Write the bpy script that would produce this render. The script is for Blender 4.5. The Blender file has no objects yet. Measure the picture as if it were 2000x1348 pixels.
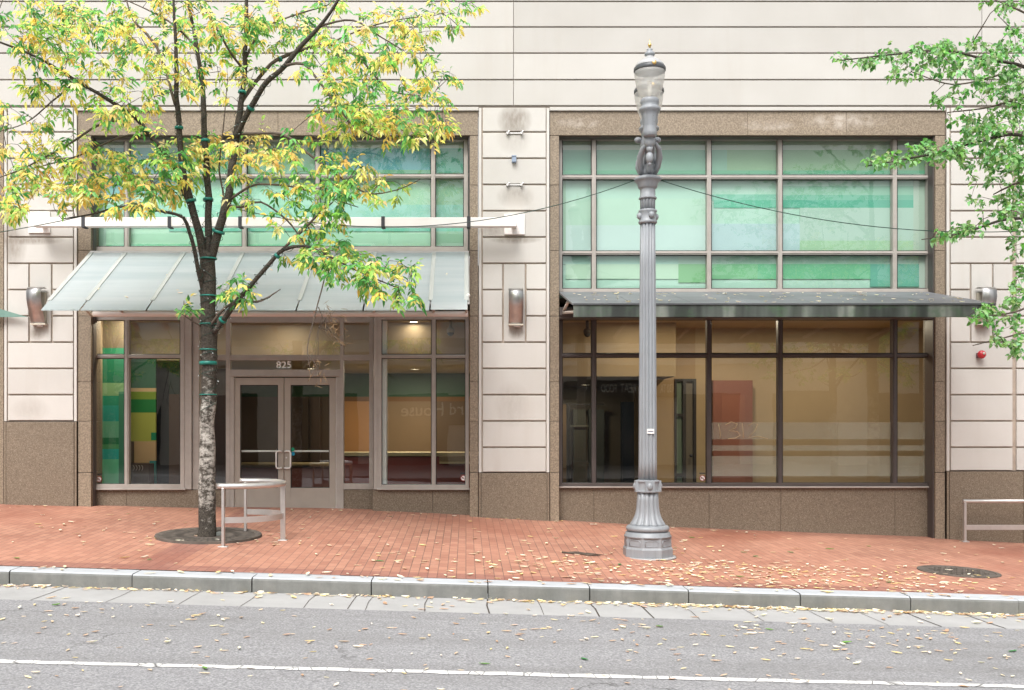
import bpy, math, random
import numpy as np
from mathutils import Vector, noise as mnoise
random.seed(7); np.random.seed(7)
S = bpy.context.scene
COL = S.collection
R = math.radians
# ------------------------------------------------------------------ measured camera
F, D, ZC, VX, HY = 1944.4, 16.2, 1.5, 910.0, 835.0
KY, GY, LYN = -5.7, -6.56, -9.07       # kerb face, outer edge of gutter, lane line
def W(px, py, Y):
    d = Y + D
    return ((px-VX)*d/F, Y, ZC+(HY-py)*d/F)
def PX(px, Y=0.0): return (px-VX)*(Y+D)/F
def PZ(py, Y=0.0): return ZC+(HY-py)*(Y+D)/F
# ------------------------------------------------------------------ ground levels
_fx = [PX(p) for p in (0,150,390,660,800,935,1080,1330,1525,1850,2000)]
_fz = [PZ(p) for p in (985,989,995,998,1003,1010,1018,1033,1041,1053,1061)]
def zf(x):
    if x < _fx[0]: return _fz[0] + (_fx[0]-x)*.028
    if x > _fx[-1]: return _fz[-1] - (x-_fx[-1])*.034
    return float(np.interp(x, _fx, _fz))
def zk(x): return -.150 - .0291*x
KH, GR_ = .157, .012
def zground(x, y):
    if y >= KY:
        t = min(1, max(0, y/KY)); return (1-t)*zf(x)+t*zk(x)
    b = zk(x)-KH
    if y >= GY: return b + GR_*(KY-y)/(KY-GY)
    g = b+GR_; l = -.260-.0248*x
    if y >= LYN: return g + (l-g)*(GY-y)/(GY-LYN)
    return l + (LYN-y)*.018
# ------------------------------------------------------------------ materials
def lin(c):
    c = c/255.0
    return c/12.92 if c <= .04045 else ((c+.055)/1.055)**2.4
def rgb(r, g, b, k=1.0): return (lin(r)*k, lin(g)*k, lin(b)*k, 1)
class NT:
    def __init__(s, name):
        s.m = bpy.data.materials.new(name); s.m.use_nodes = True
        s.t = s.m.node_tree; s.t.nodes.clear()
        s.out = s.n('ShaderNodeOutputMaterial')
        s._c = None
    def n(s, typ, **kw):
        nd = s.t.nodes.new(typ)
        for k, v in kw.items():
            if k.startswith('i_'): nd.inputs[k[2:].replace('_', ' ')].default_value = v
            else: setattr(nd, k, v)
        return nd
    def l(s, a, b): s.t.links.new(a, b)
    @property
    def co(s):
        if s._c is None: s._c = s.n('ShaderNodeNewGeometry').outputs['Position']
        return s._c
    def noise(s, scale, detail=3, rough=.55, vec=None, out='Fac'):
        nd = s.n('ShaderNodeTexNoise'); nd.inputs['Scale'].default_value = scale
        nd.inputs['Detail'].default_value = detail; nd.inputs['Roughness'].default_value = rough
        s.l(vec if vec is not None else s.co, nd.inputs['Vector']); return nd.outputs[out]
    def mapping(s, scale=(1,1,1), loc=(0,0,0), rot=(0,0,0), vec=None):
        nd = s.n('ShaderNodeMapping'); nd.inputs['Scale'].default_value = scale
        nd.inputs['Location'].default_value = loc; nd.inputs['Rotation'].default_value = rot
        s.l(vec if vec is not None else s.co, nd.inputs['Vector']); return nd.outputs[0]
    def ramp(s, fac, stops, interp='LINEAR'):
        nd = s.n('ShaderNodeValToRGB'); nd.color_ramp.interpolation = interp
        e = nd.color_ramp.elements
        while len(e) < len(stops): e.new(.5)
        for k, (p, c) in enumerate(stops):
            e[k].position = p; e[k].color = c if len(c) == 4 else (*c, 1)
        s.l(fac, nd.inputs['Fac']); return nd.outputs['Color']
    def mix(s, fac, a, b, mode='MIX'):
        nd = s.n('ShaderNodeMix', data_type='RGBA', blend_type=mode)
        for sock, v in ((nd.inputs[0], fac), (nd.inputs[6], a), (nd.inputs[7], b)):
            if hasattr(v, 'is_linked') or hasattr(v, 'links'): s.l(v, sock)
            else: sock.default_value = v
        return nd.outputs[2]
    def math(s, op, a, b=0.0, clamp=False):
        nd = s.n('ShaderNodeMath', operation=op, use_clamp=clamp)
        for sock, v in ((nd.inputs[0], a), (nd.inputs[1], b)):
            if hasattr(v, 'links'): s.l(v, sock)
            else: sock.default_value = v
        return nd.outputs[0]
    def bump(s, h, strength=.3, dist=.01):
        nd = s.n('ShaderNodeBump'); nd.inputs['Strength'].default_value = strength
        nd.inputs['Distance'].default_value = dist; s.l(h, nd.inputs['Height']); return nd.outputs[0]
    def bsdf(s, color, rough=.6, metal=0.0, spec=.5, normal=None, **kw):
        p = s.n('ShaderNodeBsdfPrincipled')
        for key, v in (('Base Color', color), ('Roughness', rough), ('Metallic', metal), ('Specular IOR Level', spec)):
            if hasattr(v, 'links'): s.l(v, p.inputs[key])
            else: p.inputs[key].default_value = v
        for k, v in kw.items(): p.inputs[k].default_value = v
        if normal is not None: s.l(normal, p.inputs['Normal'])
        return p.outputs[0]
    def done(s, sh): s.l(sh, s.out.inputs['Surface']); return s.m
def island(t, col, lo, hi):
    g = t.n('ShaderNodeNewGeometry').outputs['Random Per Island']
    return t.mix(1.0, col, t.ramp(g, [(0, (lo,)*3), (1, (hi,)*3)]), 'MULTIPLY')
def xyz(t):
    sp = t.n('ShaderNodeSeparateXYZ'); t.l(t.co, sp.inputs[0]); return sp.outputs
def spot(t, cx, cz, rx, rz):
    """soft elliptical mask around a world X,Z position (a stain with a place of its own)"""
    o = xyz(t)
    a = t.math('DIVIDE', t.math('SUBTRACT', o[0], cx), rx); b = t.math('DIVIDE', t.math('SUBTRACT', o[2], cz), rz)
    q = t.math('ADD', t.math('MULTIPLY', a, a), t.math('MULTIPLY', b, b))
    return t.math('SUBTRACT', 1.0, q, clamp=True)

def m_plain(name, c, rough=.6, metal=0, var=.08, scale=6, spec=.5, bump=0):
    t = NT(name); n = t.noise(scale, 4)
    a = tuple(x*(1-var) for x in c[:3])+(1,); b = tuple(min(1, x*(1+var)) for x in c[:3])+(1,)
    col = t.ramp(n, [(.3, a), (.7, b)])
    nm = t.bump(t.noise(scale*8, 3), bump, .004) if bump else None
    return t.done(t.bsdf(col, rough, metal, spec, nm))

def m_limestone(name, stains=(), k0=1.0):
    t = NT(name)
    big = t.noise(.9, 4); fine = t.noise(45, 3); st = t.noise(1.0, 4, .6, t.mapping((3.2, 3.2, .35)))
    col = t.ramp(big, [(.25, (.50*k0,.484*k0,.452*k0)), (.75, (.56*k0,.547*k0,.518*k0))])
    col = t.mix(t.math('MULTIPLY', t.math('SUBTRACT', st, .55, clamp=True), .8), col, (.40,.34,.28,1))
    col = t.mix(t.math('MULTIPLY', fine, .16), col, (.42,.36,.30,1))
    for (px, py, rx, rz, c, k) in stains:
        x, _, z = W(px, py, 0); w = t.math('MULTIPLY', spot(t, x, z, rx, rz), t.math('MULTIPLY', t.noise(9, 4, .7, t.mapping((2.2,2.2,.8))), k*1.5), clamp=True)
        col = t.mix(w, col, c)
    col = island(t, col, .93, 1.05)
    return t.done(t.bsdf(col, .85, 0, .25, t.bump(t.noise(120, 2), .12, .004)))

def m_granite(name, dark=1.0, soft=.30, patch=False):
    t = NT(name)
    n1 = t.noise(95, 2, .6); n2 = t.noise(38, 2, .7); n3 = t.noise(1.3, 4)
    k = dark
    col = t.ramp(n1, [(.34, (.085*k,.064*k,.044*k)), (.47, (.185*k,.145*k,.102*k)), (.56, (.23*k,.184*k,.134*k)), (.68, (.43*k,.36*k,.28*k))])
    col = t.mix(soft, col, t.ramp(n2, [(.4, (.12*k,.092*k,.064*k)), (.65, (.30*k,.245*k,.18*k))]))
    col = t.mix(t.math('MULTIPLY', n3, .4), col, (.16*k,.12*k,.085*k,1))
    col = island(t, col, .90, 1.08)
    if patch:      # pale lime bloom on the head of the wide bay
        for (px, py, rx_, rz_) in ((1650, 236, .75, .16), (1500, 244, .5, .1), (1130, 240, .4, .1)):
            x, _, z = W(px, py, 0); col = t.mix(t.math('MULTIPLY', spot(t, x, z, rx_, rz_), t.ramp(t.noise(5, 4, .7), [(.4, (0,)*3), (.65, (.75,)*3)])), col, (.52,.46,.40,1))
    return t.done(t.bsdf(col, .55, 0, .4, t.bump(n1, .12, .003)))

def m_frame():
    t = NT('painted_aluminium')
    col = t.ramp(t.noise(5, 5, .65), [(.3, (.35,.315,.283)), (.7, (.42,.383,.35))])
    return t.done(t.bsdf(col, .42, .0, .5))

def schlick(t, f0, k=.85):
    lw = t.n('ShaderNodeLayerWeight'); lw.inputs['Blend'].default_value = .5
    return t.math('ADD', f0, t.math('MULTIPLY', t.math('POWER', lw.outputs['Facing'], 5.0), k), clamp=True)
def m_glass(name, tint=(.93,.97,.95), ior=1.5, boost=1.0, rough=0.0, dirt=0.0):
    t = NT(name)
    tr = t.n('ShaderNodeBsdfTransparent'); tr.inputs[0].default_value = (*tint, 1)
    gl = t.n('ShaderNodeBsdfGlossy'); gl.inputs['Roughness'].default_value = rough; gl.inputs[0].default_value = (1,1,1,1)
    # slow ripple in the panes, so that reflections waver
    t.l(t.bump(t.noise(1.4, 2, .4), .03, .03), gl.inputs['Normal'])
    f = schlick(t, .075*boost)
    mx = t.n('ShaderNodeMixShader'); t.l(f, mx.inputs[0]); t.l(tr.outputs[0], mx.inputs[1]); t.l(gl.outputs[0], mx.inputs[2])
    sh = mx.outputs[0]
    if dirt:
        df = t.n('ShaderNodeBsdfDiffuse'); df.inputs[0].default_value = (.55,.52,.47,1)
        m2 = t.n('ShaderNodeMixShader'); t.l(t.math('MULTIPLY', t.math('SUBTRACT', t.noise(2.2, 5, .7), .40, clamp=True), dirt), m2.inputs[0])
        t.l(sh, m2.inputs[1]); t.l(df.outputs[0], m2.inputs[2]); sh = m2.outputs[0]
    return t.done(sh)

def m_film(name, color, opac):
    t = NT(name)
    tr = t.n('ShaderNodeBsdfTransparent'); df = t.n('ShaderNodeBsdfDiffuse'); df.inputs[0].default_value = color
    mx = t.n('ShaderNodeMixShader'); mx.inputs[0].default_value = opac
    t.l(tr.outputs[0], mx.inputs[1]); t.l(df.outputs[0], mx.inputs[2]); return t.done(mx.outputs[0])

def m_canopy_glass():
    t = NT('frosted_canopy_glass')
    o = xyz(t)
    bands = t.noise(1.0, 3, .6, t.mapping((.25, 4.0, 1.0)))
    col = t.ramp(bands, [(.35, (.60,.69,.71)), (.65, (.74,.80,.815))])
    col = t.mix(t.math('MULTIPLY', t.noise(9, 4, .7), .2), col, (.55,.58,.56,1))
    df = t.n('ShaderNodeBsdfDiffuse'); t.l(col, df.inputs[0])
    tl = t.n('ShaderNodeBsdfTranslucent'); t.l(col, tl.inputs[0])
    tr = t.n('ShaderNodeBsdfTransparent'); tr.inputs[0].default_value = (.85,.92,.9,1)
    gl = t.n('ShaderNodeBsdfGlossy'); gl.inputs['Roughness'].default_value = .42
    a = t.n('ShaderNodeMixShader'); a.inputs[0].default_value = .52; t.l(df.outputs[0], a.inputs[1]); t.l(tl.outputs[0], a.inputs[2])
    b = t.n('ShaderNodeMixShader'); b.inputs[0].default_value = .05; t.l(a.outputs[0], b.inputs[1]); t.l(tr.outputs[0], b.inputs[2])
    c = t.n('ShaderNodeMixShader'); t.l(schlick(t, .05, .4), c.inputs[0]); t.l(b.outputs[0], c.inputs[1]); t.l(gl.outputs[0], c.inputs[2])
    return t.done(c.outputs[0])

def m_leaf(name, transl=.4):
    t = NT(name)
    at = t.n('ShaderNodeAttribute'); at.attribute_name = 'leafcol'
    df = t.n('ShaderNodeBsdfPrincipled'); t.l(at.outputs['Color'], df.inputs['Base Color'])
    df.inputs['Roughness'].default_value = .5; df.inputs['Specular IOR Level'].default_value = .35
    tl = t.n('ShaderNodeBsdfTranslucent'); t.l(at.outputs['Color'], tl.inputs[0])
    mx = t.n('ShaderNodeMixShader'); mx.inputs[0].default_value = transl
    t.l(df.outputs[0], mx.inputs[1]); t.l(tl.outputs[0], mx.inputs[2]); return t.done(mx.outputs[0])

def m_bark():
    t = NT('lichen_bark')
    o = xyz(t)
    n1 = t.noise(13, 7, .75, t.mapping((1,1,1.5))); n2 = t.noise(3.0, 4, .6); n3 = t.noise(60, 3, .6)
    dark = t.ramp(n3, [(.3, (.022,.019,.016)), (.7, (.105,.09,.074))])
    light = t.ramp(n3, [(.3, (.30,.28,.25)), (.7, (.56,.53,.48))])
    # pale lichen grows on the lower stem (about 0.5 m to 1.9 m up)
    h = t.ramp(t.math('DIVIDE', o[2], 4.0), [(.02, (0,)*3), (.11, (.62,)*3), (.34, (.75,)*3), (.52, (.45,)*3), (.72, (.22,)*3), (1, (.14,)*3)])
    w = t.math('ADD', t.math('MULTIPLY', n1, 1.0), t.math('MULTIPLY', h, .42))
    w = t.math('ADD', w, t.math('MULTIPLY', t.math('SUBTRACT', n2, .5), .5))
    fac = t.ramp(w, [(.70, (0,)*3), (.86, (1,)*3)])
    return t.done(t.bsdf(t.mix(fac, dark, light), .9, 0, .2, t.bump(n1, .7, .02)))

def m_brickpave():
    t = NT('brick_paving')
    sp = t.n('ShaderNodeSeparateXYZ'); t.l(t.co, sp.inputs[0])
    cb = t.n('ShaderNodeCombineXYZ'); t.l(sp.outputs[1], cb.inputs[0]); t.l(sp.outputs[0], cb.inputs[1])
    bt = t.n('ShaderNodeTexBrick'); t.l(cb.outputs[0], bt.inputs['Vector'])
    bt.inputs['Scale'].default_value = 1; bt.inputs['Brick Width'].default_value = .205; bt.inputs['Row Height'].default_value = .105
    bt.inputs['Mortar Size'].default_value = .0045; bt.inputs['Mortar Smooth'].default_value = .15; bt.inputs['Bias'].default_value = -.05
    bt.inputs['Color1'].default_value = (.43,.215,.148,1); bt.inputs['Color2'].default_value = (.315,.14,.096,1)
    bt.inputs['Mortar'].default_value = (.13,.085,.065,1)
    # courses: darker purple header course by the kerb and one strip running to the tree pit
    big = t.noise(.55, 4, .6)
    col = t.mix(t.ramp(big, [(.35, (0,)*3), (.7, (.45,)*3)]), bt.outputs['Color'], (.56,.27,.185,1))
    dk = t.mix(.55, bt.outputs['Color'], (.21,.085,.075,1))
    k1 = t.math('MULTIPLY', t.math('LESS_THAN', sp.outputs[1], -5.12), .8)
    col = t.mix(k1, col, dk)
    s1 = t.math('MULTIPLY', t.math('GREATER_THAN', sp.outputs[0], -3.66), t.math('LESS_THAN', sp.outputs[0], -3.25))
    col = t.mix(t.math('MULTIPLY', s1, .85), col, dk)
    gr = t.noise(14, 5, .7)
    col = t.mix(t.math('MULTIPLY', t.math('SUBTRACT', gr, .5, clamp=True), .9), col, (.55,.36,.28,1))
    dark_red = t.math('MULTIPLY', t.ramp(t.noise(.35, 2), [(.52, (0,)*3), (.72, (.55,)*3)]), 1.0)  # broad noise patches of darker, redder brick
    col = t.mix(dark_red, col, (.29,.085,.052,1))
    rough = t.ramp(t.noise(.35, 2), [(.5, (.8,)*3), (.75, (.45,)*3)])
    bm = t.bump(t.math('SUBTRACT', t.math('MULTIPLY', gr, .3), bt.outputs['Fac']), .5, .006)
    return t.done(t.bsdf(col, rough, 0, .35, bm))

def m_asphalt():
    t = NT('asphalt')
    n1 = t.noise(55, 2, .7); n2 = t.noise(24, 3, .7); big = t.noise(1.0, 4, .6, t.mapping((.22, 1.5, 1)))
    col = t.ramp(n1, [(.33, (.13,.13,.137)), (.5, (.265,.263,.272)), (.66, (.47,.465,.475))])
    col = t.mix(.4, col, t.ramp(n2, [(.35, (.19,.187,.192)), (.65, (.35,.343,.348))]))
    col = t.mix(t.ramp(big, [(.45, (0,)*3), (.72, (.42,)*3)]), col, (.165,.16,.155,1))
    cr = t.n('ShaderNodeTexVoronoi', feature='DISTANCE_TO_EDGE'); cr.inputs['Scale'].default_value = .42
    wv = t.n('ShaderNodeVectorMath', operation='ADD'); t.l(t.co, wv.inputs[0]); t.l(t.noise(1.6, 4, .6, out='Color'), wv.inputs[1]); t.l(wv.outputs[0], cr.inputs['Vector'])
    ck = t.math('MULTIPLY', t.ramp(cr.outputs[0], [(0, (1,)*3), (.006, (0,)*3)]), t.ramp(t.noise(.4, 3), [(.5, (0,)*3), (.6, (.75,)*3)]))
    col = t.mix(ck, col, (.06,.058,.055,1))
    oil = t.ramp(t.noise(.8, 3, .5, t.mapping((.5, 1, 1), (3, 7, 0))), [(.60, (0,)*3), (.74, (.4,)*3)])
    col = t.mix(oil, col, (.12,.115,.11,1))
    return t.done(t.bsdf(col, .8, 0, .35, t.bump(n1, .35, .006)))

def m_concrete(name, c1, c2, scale=3, fine=80, rough=.85, streak=0):
    t = NT(name)
    col = t.ramp(t.noise(scale, 5, .65), [(.3, (*c1, 1)), (.7, (*c2, 1))])
    col = t.mix(t.math('MULTIPLY', t.noise(fine, 2), .25), col, tuple(x*.5 for x in c1)+(1,))
    if streak:
        st = t.noise(1.2, 4, .6, t.mapping((6, 6, .6)))
        col = t.mix(t.math('MULTIPLY', t.math('SUBTRACT', st, .45, clamp=True), streak), col, tuple(x*.35 for x in c1)+(1,))
    return t.done(t.bsdf(col, rough, 0, .3, t.bump(t.noise(fine, 2), .2, .004)))

def m_paint_line():
    t = NT('road_paint')
    n = t.noise(7, 5, .75); cr = t.n('ShaderNodeTexVoronoi', feature='DISTANCE_TO_EDGE'); cr.inputs['Scale'].default_value = 5.0
    t.l(t.mapping((1.4, .35, 1)), cr.inputs['Vector'])
    col = t.ramp(n, [(.3, (.66,.645,.62)), (.7, (.80,.79,.77))])
    col = t.mix(t.ramp(cr.outputs[0], [(.0, (1,)*3), (.03, (0,)*3)]), col, (.09,.088,.088,1))
    return t.done(t.bsdf(col, .7))

def m_fascia():
    t = NT('stained_fascia')
    o = xyz(t)
    w = t.noise(1.0, 3, .6, t.mapping((2.4, 1, .4)))
    col = t.ramp(w, [(.36, (.025,.031,.026)), (.5, (.07,.083,.072)), (.66, (.21,.23,.20))])
    col = t.mix(t.ramp(t.noise(3.5, 4, .7), [(.5, (0,)*3), (.75, (.7,)*3)]), col, (.055,.12,.05,1))
    # dark drip streaks under the seams of the sheet roof
    wv = t.n('ShaderNodeTexWave', wave_type='BANDS', bands_direction='X'); wv.inputs['Scale'].default_value = .36; wv.inputs['Distortion'].default_value = 1.2
    t.l(t.co, wv.inputs['Vector'])
    col = t.mix(t.ramp(wv.outputs['Fac'], [(.86, (0,)*3), (.97, (.75,)*3)]), col, (.018,.022,.019,1))
    return t.done(t.bsdf(col, .6, 0, .4))

def m_emit(name, c, s):
    t = NT(name); e = t.n('ShaderNodeEmission'); e.inputs[0].default_value = c; e.inputs[1].default_value = s
    return t.done(e.outputs[0])

M = {}
M['lime'] = m_limestone('limestone', (), .94)
GR = (.24,.205,.17,1); WH = (.75,.70,.65,1); RS = (.22,.12,.07,1)
M['lime_pil'] = m_limestone('limestone_pilaster', [
    (1005,235,.30,.28,GR,1.0), (1004,270,.3,.3,GR,.35), (1006,385,.32,.2,GR,.7), (1006,400,.20,.20,WH,.35), (960,445,.35,.18,GR,.8), (1006,468,.45,.08,GR,.9),
    (1007,650,.14,.12,GR,.9), (25,480,.25,.4,GR,.8), (60,470,.6,.08,GR,.9), (72,650,.16,.14,GR,.9), (20,460,.15,.3,GR,.6), (1915,655,.14,.16,GR,.5), (1000,790,.3,.4,GR,.35), (60,800,.35,.2,GR,.3)], 1.06)
M['granite'] = m_granite('speckled_granite'); M['granite2'] = m_granite('speckled_granite_surround', 1.25, .6, True)
def m_lamp():
    t = NT('grey_lamp_paint')
    col = t.ramp(t.noise(4, 4, .6, t.mapping((2, 2, .5))), [(.3, (.228,.241,.258)), (.7, (.283,.298,.316))])
    col = t.mix(t.ramp(t.noise(38, 3, .75), [(.66, (0,)*3), (.72, (.8,)*3)]), col, (.12,.105,.09,1))
    st = t.noise(1.2, 4, .65, t.mapping((14, 14, 1.2)))
    col = t.mix(t.ramp(st, [(.55, (0,)*3), (.75, (.35,)*3)]), col, (.15,.14,.13,1))
    return t.done(t.bsdf(col, .42, 0, .5, t.bump(t.noise(60, 3), .08, .003)))
M['joint'] = m_plain('dark_joint', (.19,.16,.135), .9)
M['pilback'] = m_plain('pilaster_joint', (.40,.33,.27), .9, var=.15)
M['gjoint'] = m_plain('granite_joint', (.06,.046,.035), .9)
M['frame'] = m_frame()
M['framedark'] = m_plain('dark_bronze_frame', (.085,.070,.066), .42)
M['framemid'] = m_plain('shaded_bronze_frame', (.20,.168,.15), .42)
M['door'] = m_plain('door_paint', (.37,.325,.28), .42, var=.04)
M['gasket'] = m_plain('black_gasket', (.02,.018,.017), .6)
M['steel'] = m_plain('brushed_steel', (.62,.61,.60), .32, 1.0, .05, 20)
M['alu'] = m_plain('satin_aluminium', (.60,.58,.56), .38, .75, .06, 14)
M['sconce'] = m_plain('sconce_steel', (.50,.49,.48), .34, 1.0, .12, 10)
M['bright'] = m_plain('bright_satin_metal', (.78,.765,.74), .35, .15, .04, 14)
M['glass'] = m_glass('window_glass', boost=1.45, dirt=.05)
M['glass_up'] = m_glass('upper_window_glass', (.95,.98,.97), boost=.7, dirt=.05)
M['canopy'] = m_canopy_glass()
M['white'] = m_plain('white_paint', (.80,.76,.73), .4, var=.03)
M['black'] = m_plain('black_rubber', (.035,.035,.042), .6)
M['leaf'] = m_leaf('leaf_translucent', .45)
M['leafdry'] = m_leaf('leaf_fallen', .15)
M['bark'] = m_bark()
M['twig'] = m_plain('twig_bark', (.095,.072,.055), .85, var=.3, scale=12)
M['brick'] = m_brickpave(); M['asphalt'] = m_asphalt()
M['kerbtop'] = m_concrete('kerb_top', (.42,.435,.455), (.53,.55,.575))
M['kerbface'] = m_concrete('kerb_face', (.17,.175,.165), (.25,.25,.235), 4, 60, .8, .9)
M['gutter'] = m_concrete('gutter_concrete', (.37,.365,.36), (.46,.455,.45), 1.6)
M['line'] = m_paint_line()
M['zinc'] = m_plain('zinc_roof', (.155,.158,.168), .5, .0, .22, 1.5, .35)
M['fascia'] = m_fascia()
M['iron'] = m_plain('cast_iron', (.10,.082,.068), .8, .0, .4, 9, bump=.5)
M['soil'] = m_plain('soil', (.05,.036,.026), .95, 0, .4, 20, bump=.8)
M['lamp'] = m_lamp()
M['lampdark'] = m_plain('dark_lamp_band', (.075,.08,.085), .4)
M['gold'] = m_plain('gilt', (.75,.52,.20), .3, .9)
M['redpaint'] = m_plain('red_enamel', (.45,.025,.035), .25)
M['teal'] = m_plain('green_tape', (.01,.19,.15), .4, var=.3)
M['wire'] = m_plain('green_wire', (.012,.045,.032), .5)
M['bulb'] = m_plain('clear_bulb', (.75,.80,.80), .15)
def m_globe():
    t = NT('prismatic_globe')
    rib = t.n('ShaderNodeTexWave', wave_type='BANDS', bands_direction='Z'); rib.inputs['Scale'].default_value = 22; t.l(t.co, rib.inputs['Vector'])
    p = t.bsdf((.86,.85,.82,1), .18, 0, .6, t.bump(rib.outputs['Fac'], .25, .004))
    tl = t.n('ShaderNodeBsdfTranslucent'); tl.inputs[0].default_value = (.9,.88,.85,1)
    tr = t.n('ShaderNodeBsdfTransparent'); tr.inputs[0].default_value = (.95,.95,.94,1)
    a = t.n('ShaderNodeMixShader'); a.inputs[0].default_value = .45; t.l(p, a.inputs[1]); t.l(tl.outputs[0], a.inputs[2])
    b = t.n('ShaderNodeMixShader'); b.inputs[0].default_value = .5; t.l(a.outputs[0], b.inputs[1]); t.l(tr.outputs[0], b.inputs[2])
    return t.done(b.outputs[0])
M['globe'] = m_globe()
_paint = {}
def paint(r, g, b, k=1.0, rough=.55):
    key = (r, g, b, k, rough)
    if key not in _paint: _paint[key] = m_plain(f'paint_{r}_{g}_{b}', rgb(r, g, b, k), rough, var=.05, scale=1.2)
    return _paint[key]
# ------------------------------------------------------------------ mesh builder
class MB:
    def __init__(s): s.v = []; s.f = []; s.mi = []; s.mats = []; s.sm = []; s.cols = None
    def mid(s, m):
        if m not in s.mats: s.mats.append(m)
        return s.mats.index(m)
    def add(s, vs, fs, m, smooth=False):
        o = len(s.v); i = s.mid(m); s.v += [tuple(p) for p in vs]
        for f in fs: s.f.append([o+k for k in f]); s.mi.append(i); s.sm.append(smooth)
    def box(s, x0, x1, y0, y1, z0, z1, m):
        x0, x1 = sorted((x0, x1)); y0, y1 = sorted((y0, y1)); z0, z1 = sorted((z0, z1))
        vs = [(x0,y0,z0),(x1,y0,z0),(x1,y1,z0),(x0,y1,z0),(x0,y0,z1),(x1,y0,z1),(x1,y1,z1),(x0,y1,z1)]
        s.add(vs, [(0,3,2,1),(4,5,6,7),(0,1,5,4),(1,2,6,5),(2,3,7,6),(3,0,4,7)], m)
    def pbox(s, p0, p1, q0, q1, Yf, Yb, m):
        """box whose front face at depth Yf spans the photo rectangle p0..p1, q0..q1"""
        a = W(p0, q1, Yf); b = W(p1, q0, Yf); s.box(a[0], b[0], Yf, Yb, a[2], b[2], m)
    def hexa(s, pts, m):
        s.add(pts, [(0,3,2,1),(4,5,6,7),(0,1,5,4),(1,2,6,5),(2,3,7,6),(3,0,4,7)], m)
    def tube(s, pts, rad, n, m, smooth=True, cap=True):
        pts = [Vector(p) for p in pts]; k = len(pts)
        rad = [rad]*k if not hasattr(rad, '__len__') else rad
        ref = None; o = len(s.v); i = s.mid(m)
        for j, p in enumerate(pts):
            t = (pts[min(j+1, k-1)]-pts[max(j-1, 0)])
            if t.length < 1e-9: t = Vector((0,0,1))
            t.normalize()
            if ref is None:
                ref = t.orthogonal().normalized()
            u = (ref - t*ref.dot(t))
            if u.length < 1e-6: u = t.orthogonal()
            u.normalize(); ref = u; w = t.cross(u)
            for q in range(n):
                a = 2*math.pi*q/n; s.v.append(tuple(p+(u*math.cos(a)+w*math.sin(a))*rad[j]))
        for j in range(k-1):
            for q in range(n):
                s.f.append([o+j*n+q, o+j*n+(q+1) % n, o+(j+1)*n+(q+1) % n, o+(j+1)*n+q]); s.mi.append(i); s.sm.append(smooth)
        if cap:
            s.f.append([o+q for q in range(n)][::-1]); s.mi.append(i); s.sm.append(False)
            s.f.append([o+(k-1)*n+q for q in range(n)]); s.mi.append(i); s.sm.append(False)
    def lathe(s, prof, c, n, m, smooth=True, flute=None, rot=0.0):
        """prof: (r, z) bottom to top; flute(j, angle) -> radius factor"""
        o = len(s.v); i = s.mid(m); k = len(prof)
        for j, (r, z) in enumerate(prof):
            for q in range(n):
                a = 2*math.pi*q/n+rot; rr = r*(flute(j, a) if flute else 1)
                s.v.append((c[0]+rr*math.cos(a), c[1]+rr*math.sin(a), c[2]+z))
        for j in range(k-1):
            for q in range(n):
                s.f.append([o+j*n+q, o+j*n+(q+1) % n, o+(j+1)*n+(q+1) % n, o+(j+1)*n+q]); s.mi.append(i); s.sm.append(smooth)
        s.f.append([o+q for q in range(n)][::-1]); s.mi.append(i); s.sm.append(False)
        s.f.append([o+(k-1)*n+q for q in range(n)]); s.mi.append(i); s.sm.append(False)
    def ball(s, c, r, m, seg=12, ring=8, sc=(1,1,1)):
        vs = []; fs = []
        for j in range(1, ring):
            th = math.pi*j/ring
            for q in range(seg):
                a = 2*math.pi*q/seg
                vs.append((c[0]+r*sc[0]*math.sin(th)*math.cos(a), c[1]+r*sc[1]*math.sin(th)*math.sin(a), c[2]+r*sc[2]*math.cos(th)))
        t = len(vs); vs += [(c[0], c[1], c[2]+r*sc[2]), (c[0], c[1], c[2]-r*sc[2])]
        for j in range(ring-2):
            for q in range(seg):
                fs.append((j*seg+q, (j+1)*seg+q, (j+1)*seg+(q+1) % seg, j*seg+(q+1) % seg))
        for q in range(seg):
            fs.append((t, q, (q+1) % seg)); fs.append((t+1, (ring-2)*seg+(q+1) % seg, (ring-2)*seg+q))
        s.add(vs, fs, m, True)
    def build(s, name, parent=None, bevel=0.0, colors=None, loc=None):
        root = parent
        while root is not None and root.parent is not None: root = root.parent
        off = Vector(root.location) if root is not None else Vector(loc or (0,0,0))
        me = bpy.data.meshes.new(name)
        me.from_pydata([tuple(Vector(p)-off) for p in s.v], [], s.f)
        for m in s.mats: me.materials.append(m)
        me.polygons.foreach_set('material_index', s.mi)
        me.polygons.foreach_set('use_smooth', s.sm)
        if colors is not None:
            ca = me.color_attributes.new('leafcol', 'FLOAT_COLOR', 'POINT')
            ca.data.foreach_set('color', np.asarray(colors, dtype=np.float32).ravel())
        me.update()
        o = bpy.data.objects.new(name, me); COL.objects.link(o)
        if parent is not None: o.parent = parent
        elif loc is not None: o.location = loc
        if bevel:
            b = o.modifiers.new('edge', 'BEVEL'); b.width = bevel; b.segments = 2; b.limit_method = 'ANGLE'; b.angle_limit = R(40)
        return o
def tag(o, label=None, cat=None, group=None, kind=None):
    if label: o['label'] = label
    if cat: o['category'] = cat
    if group: o['group'] = group
    if kind: o['kind'] = kind
    return o
def thing(name, label, cat, loc, group=None):
    o = bpy.data.objects.new(name, None); COL.objects.link(o); o.location = loc; o.empty_display_size = .2
    return tag(o, label, cat, group)
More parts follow.
